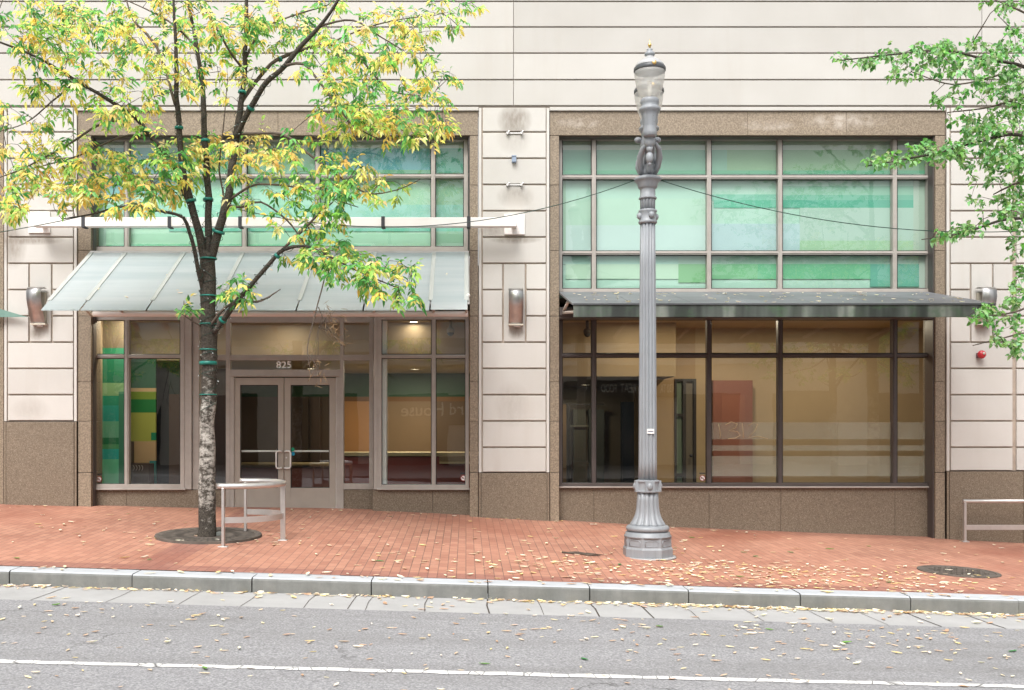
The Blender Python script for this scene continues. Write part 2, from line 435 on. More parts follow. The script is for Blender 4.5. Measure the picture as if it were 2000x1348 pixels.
def copy_tree(o, parent=None):
    c = o.copy(); COL.objects.link(c)
    if parent is not None: c.parent = parent
    for ch in list(o.children): copy_tree(ch, c)
    return c
def text_mesh(body, name, size, m, parent, loc, rotz=0.0, offset=0.0, extrude=.003, tilt=R(90), spacing=1.0):
    cu = bpy.data.curves.new(name, 'FONT'); cu.body = body; cu.size = size; cu.align_x = 'CENTER'; cu.align_y = 'CENTER'
    cu.offset = offset; cu.extrude = extrude; cu.space_character = spacing
    tmp = bpy.data.objects.new(name+'_curve', cu); COL.objects.link(tmp)
    dg = bpy.context.evaluated_depsgraph_get(); dg.update()
    me = bpy.data.meshes.new_from_object(tmp.evaluated_get(dg)); bpy.data.objects.remove(tmp)
    me.materials.clear(); me.materials.append(m)
    o = bpy.data.objects.new(name, me); COL.objects.link(o)
    root = parent
    while root is not None and root.parent is not None: root = root.parent
    off = Vector(root.location) if root is not None else Vector((0,0,0))
    o.parent = parent; o.location = Vector(loc)-off; o.rotation_euler = (tilt, 0, rotz)
    return o
# ================================================================== GROUND
def sheet(name, x0, x1, nx, ys, zfun, m):
    b = MB(); xs = np.linspace(x0, x1, nx); vs = []; fs = []
    for y in ys:
        for x in xs: vs.append((float(x), float(y), zfun(float(x), float(y))))
    for j in range(len(ys)-1):
        for i in range(nx-1): fs.append((j*nx+i, j*nx+i+1, (j+1)*nx+i+1, (j+1)*nx+i))
    b.add(vs, fs, m, True); o = b.build(name); o['kind'] = 'structure'; return o
sheet('pavement', -26, 28, 217, [KY+.28, -5, -4.4, -3.6, -3, -2, -1, 0, .7], lambda x, y: zground(x, y) if y < 0 else zf(x), M['brick'])
sheet('gutter', -26, 28, 120, [GY, (GY+KY)/2, KY+.01], lambda x, y: zk(x)-KH+GR_*(KY-y)/(KY-GY), M['gutter'])
# seams of the gutter slabs (thin dark sheets 4 mm above)
gb = MB()
for px in (-130, 95, 235, 372, 488, 606, 688, 722, 833, 954, 1056, 1160, 1262, 1348, 1468, 1600, 1700, 1800, 1920):
    x = (px-VX)*10.05/F; w = random.choice((.003, .004, .007)); j = random.uniform(-.02, .02)
    pts = [(x-w, GY-.01), (x+w, GY-.01), (x+w+j, GY+.45), (x+w, KY-.02), (x-w, KY-.02), (x-w+j, GY+.45)]
    gb.add([(a, y, zk(a)-KH+GR_*(KY-y)/(KY-GY)+.004) for a, y in pts], [(0,1,2,5), (5,2,3,4)], M['gjoint'])
o = gb.build('gutter_joint'); o['kind'] = 'structure'
sheet('road', -60, 60, 121, [-13.6, -11.5, -10, LYN, -8, -7.3, GY+.005], lambda x, y: zground(x, y), M['asphalt'])
# painted lane line with ragged edges
lb = MB(); xs = np.arange(-26, 28, .11); vs = []; fs = []
for k, x in enumerate(xs):
    j = random.uniform(-.008, .008)
    for y in (LYN-.046+random.uniform(-.012, .012)+j, LYN+.046+random.uniform(-.012, .012)+j): vs.append((x+random.uniform(-.02, .02), y, zground(x, y)+.004))
for k in range(len(xs)-1):
    fs.append((2*k, 2*k+2, 2*k+3, 2*k+1))
lb.add(vs, fs, M['line']); o = lb.build('road_line'); o['kind'] = 'structure'
# kerb: separate stones in one kerb, joints open
kb = MB(); jp = [-700, -455, -215, 18, 258, 492, 725, 953, 1152, 1345, 1563, 1778, 1990, 2200, 2420, 2640]
for a, c in zip(jp[:-1], jp[1:]):
    x0 = (a-VX)*10.5/F+.006; x1 = (c-VX)*10.5/F-.006; dz = random.uniform(-.004, .004); dy = random.uniform(-.008, .008)
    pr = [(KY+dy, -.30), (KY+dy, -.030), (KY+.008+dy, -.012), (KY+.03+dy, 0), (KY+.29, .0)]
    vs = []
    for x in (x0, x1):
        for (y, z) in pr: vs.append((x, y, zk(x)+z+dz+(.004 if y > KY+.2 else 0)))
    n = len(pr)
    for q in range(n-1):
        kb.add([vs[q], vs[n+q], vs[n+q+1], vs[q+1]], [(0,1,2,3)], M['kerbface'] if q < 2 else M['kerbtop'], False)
    for side in (0, n): kb.add([vs[side+q] for q in range(n)]+[(vs[side][0], KY+.29, vs[side][2])], [tuple(range(n+1))], M['kerbface'])
kb.box(-26, 28, KY+.1, KY+.2, -1.9, -1.2, M['gjoint'])
o = kb.build('kerb'); o['kind'] = 'structure'
# far side of the street (behind the camera)
fs_ = MB(); fs_.box(-60, 60, -24.2, -13.6, -.9, -.04, m_plain('dark_paving', (.10,.095,.09), .9)); o = fs_.build('opposite_pavement'); o['kind'] = 'structure'
eb = MB(); eb.box(-300, 300, -300, 200, -4.2, -4.0, M['asphalt']); o = eb.build('ground'); o['kind'] = 'structure'
# ================================================================== BUILDING
B = thing('commercial_building', 'pale banded limestone building with speckled granite base and green panelled windows', 'building', (0, 0, 0))
RECESS = .26
rows = [207+51.3*k for k in range(15)]
# --- upper wall of banded limestone
ub = MB(); rr = rows[0]
tops = [207, 156, 104, 53, 3, -48, -99, -150, -202, -253, -304, -355, -406, -457]
ub.box(-26, 28, .02, .5, PZ(211), PZ(-457), M['joint'])
xj = [-26, PX(-640), PX(74), PX(1003), PX(1918), PX(2840), 28]
for k in range(len(tops)-1):
    for a, c in zip(xj[:-1], xj[1:]):
        ub.box(a+.004, c-.004, 0, .05, PZ(tops[k])+.012, PZ(tops[k+1])-.010, M['lime'])
for a, c in ((-330, 8), (150, 935), (1073, 1847)):
    ub.box(PX(a)+.004, PX(c)-.004, -.015, .06, PZ(216.5), PZ(209.5), M['lime'])
ub.build('upper_wall', B, .006)
# --- pilasters
PIL = ((8, 150, 823), (935, 1073, 923), (1849, 2160, 920))
for (a, c, gb_) in PIL:
    p = MB(); g = MB()
    zb = PZ(gb_)
    p.box(PX(a), PX(c), .022, .45, zb, PZ(210), M['pilback'])
    p.box(PX(a), PX(a+5.5), -.004, .022, zb, PZ(211), M['lime_pil']); p.box(PX(c-5.5), PX(c), -.004, .022, zb, PZ(211), M['lime_pil'])
    w = c-a; l0, r0 = a+8, c-7
    m0, m1 = (l0+r0)/2-20.5, (l0+r0)/2+20.5
    if w > 200: l0, r0, m0, m1 = a+8, 1977, 1897, 1937
    for k in range(14):
        t0, t1 = rows[k]+(4 if k == 0 else 1.6), min(rows[k+1], gb_)-1.6
        if t0 > gb_-8: break
        if 6 <= k <= 8:
            spans = [(l0, m0-3.2), (m1+3.2, r0)] + ([(1985, c-7)] if w > 200 else [])
        else: spans = [(l0, r0)] + ([(1985, c-7)] if w > 200 else [])
        for (u, v) in spans: p.box(PX(u), PX(v), -.012, .03, PZ(t1), PZ(t0), M['lime_pil'])
    p.box(PX(m0), PX(m1), -.012, .03, PZ(rows[9]-1.6), PZ(rows[6]+1.6), M['lime_pil'])
    p.build('pilaster', B, .007)
    g.box(PX(a), PX(c), .0, .45, -1.2, zb-.006, M['gjoint'])
    for (u, v) in ((a, a+4.2), (c-4.2, c)): g.box(PX(u), PX(v), -.012, .03, -1.2, zb-.008, M['granite'])
    if w > 200:
        for (u, v) in ((a+5, 1998), (1999, c-5)): g.box(PX(u), PX(v), -.018, .03, -1.2, zb-.008, M['granite'])
    else: g.box(PX(a+5), PX(c-5), -.018, .03, -1.2, zb-.008, M['granite'])
    g.build('granite_plinth', B, .004)
# --- granite surrounds of the two bays: head, jambs
def surround(l, li, ri, r):
    s = MB(); head = 263.5
    cuts = [PX(l)]+[PX(l+(r-l)*q) for q in (.25, .5, .75)]+[PX(r)]
    for a, c in zip(cuts[:-1], cuts[1:]):
        s.box(a+.0015, c-.0015, .02, .48, PZ(head), PZ(217), M['granite2'])
    js = [264.2, 361, 489, 617.4, 746, 823, 923]
    for (u, v) in ((l, li), (ri, r)):
        for t0, t1 in zip(js[:-1], js[1:]): s.box(PX(u+.6), PX(v-.3), .02, .46, PZ(t1-.4), PZ(t0+.4), M['granite2'])
        s.box(PX(u+.6), PX(v-.3), .02, .46, -1.2, PZ(923.6), M['granite2'])
    s.build('granite_surround', B, .004)
surround(151, 177, 917, 934); surround(1074, 1092.5, 1827.5, 1847)
nb = MB(); nb.box(PX(-900), PX(5), .03, .5, -1.2, PZ(211), M['granite2']); nb.build('neighbouring_surround', B)
# --- granite dado panels below the windows
YD = RECESS+.01
def dpan(a, c, q, yf=YD):
    dado = MB(); dado.box(PX(a, yf)+.002, PX(c, yf)-.002, yf, yf+.2, -1.2, PZ(q, yf), M['granite']); dado.build('granite_dado', B, .003)
for a, c in ((170, 247), (247, 388)): dpan(a, c, 957)
for a, c in ((388, 450), (664, 729)): dpan(a, c, 957, .52)
dpan(727.5, 845, 957); dpan(845, 922, 957)
for a, c in ((1085, 1160), (1160, 1385), (1385, 1525), (1525, 1748), (1748, 1835)): dpan(a, c, 952)
# --- windows
YF, YG, YB = RECESS-.03, RECESS+.05, RECESS+.10      # frame front, glass, frame back
def window(name, l, r, t, b_, mull, trans, panes='glass', wid=8, fr=8, yf=YF, mat='frame', sill=True, outer=True, tw=7):
    s = MB(); yg = yf+.08; yb = yf+.13
    m = M[mat]
    s.pbox(l, l+fr, t, b_, yf, yb, m); s.pbox(r-fr, r, t, b_, yf, yb, m)
    s.pbox(l+fr, r-fr, t, t+fr, yf+.004, yb, m); s.pbox(l+fr, r-fr, b_-fr, b_, yf-.004, yb, m)
    for x in mull:
        s.pbox(x-wid/2, x+wid/2, t+fr, b_-fr, yf+.012, yb, m)
        s.pbox(x-wid/2+2.6, x+wid/2-2.6, t+fr, b_-fr, yf, yf+.012, m)
    ms = [l+fr]+sorted(mull)+[r-fr]
    for y in trans:
        for a, c in zip(ms[:-1], ms[1:]):
            a2 = a+(wid/2 if a in mull else 0); c2 = c-(wid/2 if c in mull else 0)
            s.pbox(a2, c2, y-tw/2, y+tw/2, yf+.016, yb, m)
            s.pbox(a2, c2, y-tw/2+2, y+tw/2-2.5, yf+.004, yf+.016, m)
    # dark glazing gaskets inside every opening
    ts = [t+fr]+sorted(trans)+[b_-fr]
    for i in range(len(ms)-1):
        for j in range(len(ts)-1):
            a2 = ms[i]+(wid/2 if ms[i] in mull else 0); c2 = ms[i+1]-(wid/2 if ms[i+1] in mull else 0)
            u = ts[j]+(tw/2 if ts[j] in trans else 0); v = ts[j+1]-(tw/2 if ts[j+1] in trans else 0)
            g = 1.3
            s.pbox(a2, a2+g, u, v, yf+.06, yb, M['gasket']); s.pbox(c2-g, c2, u, v, yf+.06, yb, M['gasket'])
            s.pbox(a2+g, c2-g, u, u+g, yf+.06, yb, M['gasket']); s.pbox(a2+g, c2-g, v-g, v, yf+.06, yb, M['gasket'])
    o = s.build(name, B, .003)
    g = MB()
    for i in range(len(ms)-1):
        for j in range(len(ts)-1):
            a2 = ms[i]+(wid/2 if ms[i] in mull else 0); c2 = ms[i+1]-(wid/2 if ms[i+1] in mull else 0)
            u = ts[j]+(tw/2 if ts[j] in trans else 0); v = ts[j+1]-(tw/2 if ts[j+1] in trans else 0)
            A = W(a2, v, yg); C = W(c2, u, yg)
            # each pane sits a hair out of true, so reflections break at the mullions
            j1, j2 = random.uniform(-.003, .003), random.uniform(-.003, .003)
            g.add([(A[0], yg+j1, A[2]), (C[0], yg+j2, A[2]), (C[0], yg+j2*.5, C[2]), (A[0], yg-j1*.5, C[2])], [(0,1,2,3)], M[panes])
    g.build('glazing', o)
    if sill:
        q = MB(); q.pbox(l-2, r+2, b_, b_+3.2, yf-.03, yb, M['frame']); q.build('sill', o, .003)
    return o
w_ul = window('window', 178, 914, 266, 490, [247, 477, 620, 846], [344], 'glass_up')
w_ur = window('window', 1092, 1819, 266, 570, [1160, 1385, 1524, 1748], [346, 494], 'glass_up', fr=6)
w_ll = window('window', 178, 360, 617, 954, [247], [696], fr=8)
w_lm = window('window', 738, 916, 617, 954, [847], [696], fr=7)
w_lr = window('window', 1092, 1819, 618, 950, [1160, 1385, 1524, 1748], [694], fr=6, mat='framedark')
# dark bronze strips on the stone reveals; their tone stands in for recess shade
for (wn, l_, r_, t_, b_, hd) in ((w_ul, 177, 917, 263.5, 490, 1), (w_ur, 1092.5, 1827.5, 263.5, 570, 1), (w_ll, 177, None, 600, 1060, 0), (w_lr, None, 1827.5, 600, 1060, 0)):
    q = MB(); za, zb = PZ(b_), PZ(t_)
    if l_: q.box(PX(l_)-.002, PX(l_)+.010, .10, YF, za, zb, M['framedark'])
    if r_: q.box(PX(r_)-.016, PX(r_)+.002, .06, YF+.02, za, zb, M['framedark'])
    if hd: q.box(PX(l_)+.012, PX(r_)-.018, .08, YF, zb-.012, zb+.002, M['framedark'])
    q.build('reveal_shade_strip', wn)
# coloured panels behind the upper windows
PK = .74
def panel(win, l, r, t, b_, base, stripes, Y, PK=.74):
    dz_ = lambda c: tuple(int(round(v*.74+sum(c)/3*.26)) for v in c)
    base = dz_(base); stripes = [(*q[:4], dz_(q[4])) for q in stripes]
    s = MB(); s.pbox(l, r, t, b_, Y, Y+.04, paint(*base, PK))
    for k, (a, c, u, v, col) in enumerate(stripes): s.pbox(a, c, u, v, Y-.003-.0006*k, Y-.0004, paint(*col, PK))
    return s.build('coloured_panel', win)
PY = .37
panel(w_ul, 168, 930, 255, 500, (160,222,183), [
    (168,930,255,289,(168,190,165)), (168,207,289,500,(150,200,172)), (207,476,289,336,(100,178,140)), (207,330,289,345,(72,160,158)), (476,614,289,345,(120,190,150)),
    (622,850,290,332,(70,165,172)), (850,930,290,338,(66,168,140)), (622,850,332,345,(88,175,130)),
    (207,330,345,380,(100,190,185)), (330,620,345,400,(150,222,190)), (620,850,345,400,(152,212,172)), (850,930,345,400,(118,180,140)),
    (620,850,400,446,(135,210,190)), (850,930,400,446,(112,190,168)), (207,620,400,446,(135,215,185)), (330,930,446,452,(90,200,165)), (850,930,452,500,(130,190,150)),
    (207,250,478,500,(105,200,150)), (252,480,477,500,(112,212,160)), (480,724,478,500,(110,210,158))], PY, .88)
panel(w_ur, 1080, 1838, 255, 582, (172,226,200), [
    (1080,1838,255,293,(178,200,176)), (1080,1420,293,336,(120,186,152)), (1420,1838,293,336,(128,182,130)), (1080,1164,296,336,(98,176,142)), (1080,1838,333,340,(92,190,140)),
    (1080,1105,340,500,(150,205,165)), (1105,1385,388,440,(178,228,198)), (1105,1385,440,500,(188,226,215)), (1385,1525,380,392,(122,210,178)), (1394,1520,391,406,(90,205,165)),
    (1525,1784,364,381,(135,205,170)), (1525,1784,381,391,(100,196,160)), (1525,1784,391,406,(72,192,155)), (1784,1838,340,500,(175,205,180)),
    (1385,1562,437,492,(172,214,214)), (1562,1784,406,470,(170,212,190)), (1562,1784,470,500,(160,215,165)), (1080,1325,497,516,(160,220,200)), (1105,1325,516,545,(182,228,192)),
    (1325,1385,516,552,(118,200,128)), (1385,1480,516,545,(115,205,140)), (1480,1700,516,545,(100,205,145)), (1700,1795,516,560,(90,190,160)), (1795,1838,500,582,(190,212,195))], PY)
vb = MB(); vb.pbox(1100, 1355, 546, 566, .48, .58, paint(150,165,160)); vb.pbox(1100, 1355, 556, 560, .46, .48, paint(215,228,224)); vb.pbox(1394, 1745, 546, 572, .48, .58, paint(205,218,210)); vb.build('vent_duct', w_ur, .004)
# frosted bands stuck to the lower window
fb = MB()
for a, c in zip((1389, 1528, 1752), (1520, 1744, 1806)):
    for u, v in ((825, 858), (870, 880.5), (891, 930)): fb.pbox(a, c, u, v, YF+.095, YF+.096, None or M.setdefault('film', m_film('frosted_film', (.66,.63,.53,1), .26)))
fb.build('frosted_film', w_lr)
gfit = MB()   # scratched tag 1312 on the pane
def scr(pts, m, r=.005):
    gfit.tube([W(x, y, YF+.072) for x, y in pts], r, 4, m)
M['scratch'] = m_plain('scratch', (.75,.62,.40), .8)
scr([(1403,828),(1406,840),(1407,855)], M['scratch']); scr([(1417,830),(1428,824),(1440,828),(1436,836),(1424,841),(1440,843),(1446,850),(1436,856),(1422,857)], M['scratch'])
scr([(1450,826),(1451,840),(1452,856)], M['scratch']); scr([(1462,832),(1472,825),(1480,829),(1474,842),(1462,855),(1480,852),(1500,857)], M['scratch'])
gfit.build('scratched_tag', w_lr)
# --- entrance screen
YE = .50
ef = MB(); fm = M['frame']
ef.pbox(360, 374, 617, 956, YF+.01, .62, fm); ef.pbox(376, 388.5, 617, 956, YF+.05, .62, fm)       # returns beside the entrance
ef.pbox(730, 738, 617, 956, YF+.01, .62, fm)
for a, c in ((388, 394), (441, 449), (664, 671), (721, 729.5)): ef.pbox(a, c, 620, 1000 if a in (441, 664) else 956, YE, YE+.12, fm)
for a, c in ((394, 441), (449, 664), (671, 721)):
    ef.pbox(a, c, 617, 630, YE+.004, YE+.12, fm); ef.pbox(a, c, 693, 704, YE+.006, YE+.12, fm); ef.pbox(a, c, 697, 700, YE-.004, YE+.006, fm)
for a, c in ((394, 441), (671, 721)): ef.pbox(a, c, 945, 956, YE+.004, YE+.12, fm)
ef.pbox(449, 664, 722, 736, YE-.004, YE+.12, fm); ef.pbox(449, 457, 736, 1000, YE+.006, YE+.12, fm); ef.pbox(656.5, 664, 736, 1000, YE+.006, YE+.12, fm)
ef.pbox(452, 661, 732, 735, YE-.014, YE-.004, fm)
E = ef.build('entrance_frame', B, .003)
eg = MB()
for a, c, u, v in ((394, 441, 630, 693), (449, 664, 630, 693), (671, 721, 630, 693), (394, 441, 704, 945), (671, 721, 704, 945), (449, 664, 704, 722)):
    A = W(a, v, YE+.07); C = W(c, u, YE+.07); j = random.uniform(-.003, .003)
    eg.add([(A[0], A[1]+j, A[2]), (C[0], A[1], A[2]), (C[0], A[1]-j, C[2]), (A[0], A[1], C[2])], [(0,1,2,3)], M['glass'])
eg.build('glazing', E)
tb = MB(); tb.pbox(452, 661, 996, 1001, YE-.05, YE+.1, M['alu']); tb.build('threshold', E, .003)
def door(l, r, hinge_left):
    dY = YE+.03; d = MB(); m = M['door']
    gl = l+13 if hinge_left else l+12; gr = r-11 if hinge_left else r-12
    gt, gb2 = 752, 953
    d.pbox(l, gl, 738, 995.5, dY, dY+.05, m); d.pbox(gr, r, 738, 995.5, dY, dY+.05, m)
    d.pbox(gl, gr, 738, gt, dY+.002, dY+.05, m); d.pbox(gl, gr, gb2, 995.5, dY+.002, dY+.05, m)
    for a, c, u, v in ((gl, gl+1.4, gt, gb2), (gr-1.4, gr, gt, gb2), (gl+1.4, gr-1.4, gt, gt+1.4), (gl+1.4, gr-1.4, gb2-1.4, gb2)): d.pbox(a, c, u, v, dY+.006, dY+.05, M['gasket'])
    o = d.build('door', B, .003)
    g = MB(); A = W(gl, gb2, dY+.03); C = W(gr, gt, dY+.03); g.add([A, (C[0], A[1], A[2]), C, (A[0], A[1], C[2])], [(0,1,2,3)], M['glass']); g.build('glazing', o)
    p = MB(); p.pbox(gl, gr, 879.5, 883, dY+.055, dY+.085, M['bright']); p.build('push_bar', o, .004)
    k = MB(); k.pbox(l+1, r-1, 992.5, 996, dY-.006, dY, M['bright']); k.build('kick_plate', o)
    xh = (549.5, 539.5) if hinge_left else (556.5, 567.5)
    h = MB(); Yh = dY-.055
    pts = [W(xh[0], 882, dY), W(xh[0], 882, Yh+.012), W(xh[0]+(xh[1]-xh[0])*.3, 881, Yh), W(xh[1]-(xh[1]-xh[0])*.15, 881.5, Yh), W(xh[1], 885, Yh), W(xh[1], 911, Yh), W(xh[1]-(xh[1]-xh[0])*.15, 914.5, Yh), W(xh[0]+(xh[1]-xh[0])*.3, 915, Yh), W(xh[0], 914, Yh+.012), W(xh[0], 914, dY)]
    h.tube(pts, .0145, 8, M['bright']); h.build('handle', o)
    if not hinge_left:
        kk = MB(); x, y, z = W(559.5, 894, dY); kk.tube([(x, dY+.001, z), (x, dY-.012, z)], .014, 10, M['steel']); kk.build('lock', o)
    e = MB(); e.pbox(l-2 if hinge_left else r+.3, l-.3 if hinge_left else r+2, 738, 995, dY-.004, dY+.03, M['bright']); e.build('edge_strip', o)
door(456, 554, True); door(555.5, 655.5, False)
nm = text_mesh('825', 'house_number', .158, M.setdefault('numeral', m_plain('white_vinyl', (.93,.92,.90), .5)), None, W(554.5, 713.3, YE+.052), 0, .0028, .004)
nm.scale.x = 1.10
tag(nm, 'white numerals 825 on the glass above the double doors', 'house number')
# round green and blue dot stickers on the door
def disc(b, px, py, Y, r, m, n=16):
    c = W(px, py, Y); b.lathe([(r, 0), (r*.98, .003)], (0,0,0), n, m); k = 2*n
    for i in range(len(b.v)-k, len(b.v)):
        x, y, z = b.v[i]; b.v[i] = (c[0]+x, c[1]-z, c[2]+y)
for (px, py, col, nme) in ((571.5, 878, (20,150,110), 'green'), (572, 886.5, (30,150,190), 'blue')):
    s = MB(); disc(s, px, py, YE+.058, .034, paint(*col)); tag(s.build('dot_sticker'), f'small round {nme} dot sticker on the door glass beside the handle', 'sticker')
for (px, py, ye, wh) in ((193, 936, YF, 'at the bottom of the pane over the striped green panel'), (1372, 934, YF, 'at the bottom of the pane by the street lamp'), (905, 934, YF, 'at the bottom of the pane over the maroon counter')):
    s = MB(); disc(s, px, py, ye+.07, .05, M['white']); c = W(px, py, ye+.066)
    s.tube([(c[0]+.045*math.cos(a), c[1], c[2]+.045*math.sin(a)) for a in np.linspace(0, 2*math.pi, 17)], .006, 4, paint(150,40,40))
    s.tube([(c[0]-.03, c[1], c[2]+.03), (c[0]+.03, c[1], c[2]-.03)], .005, 4, paint(150,40,40))
    s.box(c[0]-.03, c[0]+.012, c[1]-.001, c[1]+.004, c[2]-.005, c[2]+.008, M['black'])
    s.box(c[0]-.05, c[0]+.05, c[1], c[1]+.003, c[2]+.072, c[2]+.09, M['black'])
    tag(s.build('no_smoking_sticker'), 'round no smoking sticker '+wh, 'sticker', 'no smoking stickers on the windows')
# --- interior rooms (parts of the building)
iw = MB()
CEIL = 3.47
FLZ = .10
tan1 = (150,134,112); tan2 = (176,146,100)
L0, L1 = PX(150), PX(1000); R0, R1 = PX(1075), PX(2040)
iw.box(L0-.3, R1+.3, 9.2, 9.4, -.6, 4.2, paint(70,56,44))                     # far wall
for x in (L0-.1, L1, R0-.1, R1+.02): iw.box(x, x+.1, .5, 9.2, -.6, 4.2, paint(*tan1))
iw.build('interior_wall', B)
ic = MB()
ic.box(L0, L1, .42, 2.5, CEIL, CEIL+.1, paint(205,195,176)); ic.box(R0, R1, .42, 2.5, CEIL, CEIL+.1, paint(190,165,125))
ic.box(L0, L1, 2.5, 2.6, 2.76, CEIL+.1, paint(176,158,132)); ic.box(R0, PX(1320,2.5), 2.5, 2.6, 2.46, CEIL+.1, paint(150,130,98))
ic.box(L0, L1, 2.6, 9.2, 2.76, 2.84, paint(190,176,150)); ic.box(R0, PX(1320,2.5), 2.6, 9.2, 2.46, 2.54, paint(70,60,48))
ic.box(PX(1320,2.5), R1, 2.5, 9.2, CEIL, CEIL+.1, paint(190,160,112))
ic.box(L0, L1, .42, .6, CEIL, 4.2, paint(120,110,96)); ic.box(R0, R1, .42, .6, CEIL, 4.2, paint(120,110,96))
ic.build('interior_ceiling', B)
fl = MB(); fl.box(L0, R1, .62, 9.2, -.62, FLZ, paint(74,58,48)); fl.build('interior_floor', B)
# left hall back wall with its painted bands
hw = MB()
Yw = 7.0
hw.pbox(400, 1010, 705, 1000, Yw, Yw+.1, paint(92,77,62))
hw.pbox(400, 1010, 722, 775, Yw-.03, Yw, paint(20,72,42)); hw.pbox(440, 668, 775, 900, Yw-.02, Yw, paint(86,70,55))
hw.pbox(668, 752, 783, 900, Yw-.02, Yw, paint(182,132,82)); hw.pbox(668, 1010, 775, 784, Yw-.025, Yw, paint(120,84,48))
hw.pbox(752, 850, 784, 900, Yw-.02, Yw, paint(136,112,84)); hw.pbox(850, 1010, 784, 900, Yw-.02, Yw, paint(100,80,60))
hw.pbox(590, 602, 775, 900, Yw-.15, Yw-.02, paint(98,80,60)); hw.pbox(610, 625, 775, 950, Yw-.4, Yw-.2, paint(74,58,46))
hw.build('hall_wall', B)
def stripes(name, Y, rects, thick=.06, kk_=1.0):
    s = MB()
    for k, (a, c, u, v, col) in enumerate(rects): s.pbox(a, c, u, v, Y-.0008*k, Y+thick, paint(*col, kk_))
    return s.build(name, B)
stripes('striped_partition', 1.15, [(193,246,612,680,(78,70,58)), (193,246,680,748,(14,96,70)), (193,246,748,773,(105,145,105)), (193,246,773,792,(20,122,95)), (193,246,792,823,(24,132,120)), (193,246,823,855,(82,150,120)),
    (193,246,855,868,(10,105,65)), (193,246,868,877,(66,140,90)), (193,246,877,897,(34,160,150)), (193,246,897,960,(90,180,140)), (232,246,765,960,(45,110,85))], .25, 1.7)
stripes('lime_partition', 2.3, [(254,304,700,758,(14,92,64)), (254,304,758,765,(205,175,125)), (254,304,765,780,(130,160,60)), (254,304,780,806,(24,130,66)), (254,304,806,862,(176,184,88)), (262,304,862,904,(205,172,130)), (254,304,904,960,(70,55,48)),
    (292,304,900,960,(60,140,140)), (295,304,845,860,(20,140,100))])
stripes('dark_partition', 3.0, [(300,332,640,960,(14,28,38)), (330,372,770,960,(84,60,46)), (330,372,640,770,(24,50,46)), (372,450,720,960,(48,28,30))])
wp = MB(); wp.pbox(741, 754.5, 622, 948, .375, .6, paint(242,240,236)); wp.build('interior_column', B, .005)
# right hall
rw = MB(); Yr = 3.6
rw.pbox(1282, 1322, 620, 1000, Yr, Yr+.12, paint(170,140,98)); rw.pbox(1322, 1358, 620, 742, Yr, Yr+.12, paint(172,142,100)); rw.pbox(1358, 1393, 620, 1000, Yr, Yr+.12, paint(185,160,120))
rw.pbox(1393, 1960, 620, 1000, Yr, Yr+.12, paint(174,152,120)); rw.pbox(1393, 1470, 743, 1000, Yr-.25, Yr-.02, paint(128,78,62)); rw.pbox(1410, 1455, 772, 1000, Yr-.255, Yr-.25, paint(136,84,66))
rw.build('hall_wall', B)
rf = MB()
for a, c, u, v in ((1318, 1322, 740, 960), (1355, 1360, 740, 960), (1322, 1355, 740, 745), (1334, 1340, 745, 960), (1322, 1334, 808, 813), (1322, 1334, 925, 930)): rf.pbox(a, c, u, v, Yr-.03, Yr+.02, paint(44,38,34))
rf.pbox(1322, 1334, 745, 960, Yr+.03, Yr+.06, paint(105,120,100)); rf.pbox(1340, 1355, 745, 960, Yr+.03, Yr+.06, paint(110,100,84)); rf.ball(W(1350, 890, Yr-.05), .035, M['black'], 8, 6)
rf.build('interior_door', B)
rc = MB(); Yc = 7.0
rc.pbox(1060, 1290, 735, 1000, Yc+.6, Yc+.7, paint(88,80,64)); rc.pbox(1216, 1240, 785, 1000, Yc, Yc+.3, paint(24,38,52)); rc.pbox(1098, 1106, 790, 1000, Yc, Yc+.2, paint(120,92,52)); rc.pbox(1120, 1144, 800, 1000, Yc+.2, Yc+.4, paint(74,78,66))
rc.pbox(1106, 1180, 788, 791, Yc, Yc+.1, paint(34,30,28)); rc.pbox(1150, 1180, 800, 1000, Yc+.2, Yc+.4, paint(60,66,62)); rc.pbox(1240, 1246, 735, 1000, Yc-.1, Yc, paint(90,72,40)); rc.pbox(1111, 1150, 831, 833, Yc+.1, Yc+.15, paint(120,120,105)); rc.pbox(1108, 1113, 791, 1000, Yc, Yc+.1, paint(26,24,22))
rc.build('corridor_wall', B)
cn = thing('reception_counter', 'long maroon counter with a cream top behind the glass beside the doors', 'counter', W(780, 948, 4.0))
s = MB(); s.pbox(668, 1010, 892, 975, 4.0, 4.6, paint(146,66,58)); s.pbox(440, 668, 914, 975, 4.3, 4.6, paint(120,62,56)); s.build('counter_front', cn, .006)
s = MB(); s.pbox(664, 856, 884, 891, 3.93, 4.7, paint(205,190,150)); s.pbox(854, 1010, 884, 891, 3.98, 4.7, paint(205,190,150)); s.pbox(858, 1010, 902, 906, 3.85, 3.99, paint(215,195,150)); s.pbox(858, 1010, 891.5, 902, 3.9, 3.98, paint(150,128,92)); s.pbox(440, 664, 905, 909, 4.2, 4.7, paint(170,150,105)); s.build('counter_top', cn, .005)
bx = thing('storage_cabinet', 'low brown cabinet with a row of pale rings in front of the lime green partition', 'cabinet', W(275, 950, 1.9))
s = MB(); s.pbox(257, 291, 906, 965, 1.9, 2.2, paint(72,54,46)); s.build('body', bx, .006)
for q in range(4):
    s = MB(); c = W(259+q*5.6, 914, 1.87); s.tube([(c[0]+.03*math.cos(a), c[1], c[2]+.045*math.sin(a)) for a in np.linspace(-1.4, 1.4, 9)], .004, 5, paint(205,190,180)); s.build('ring_handle', bx)
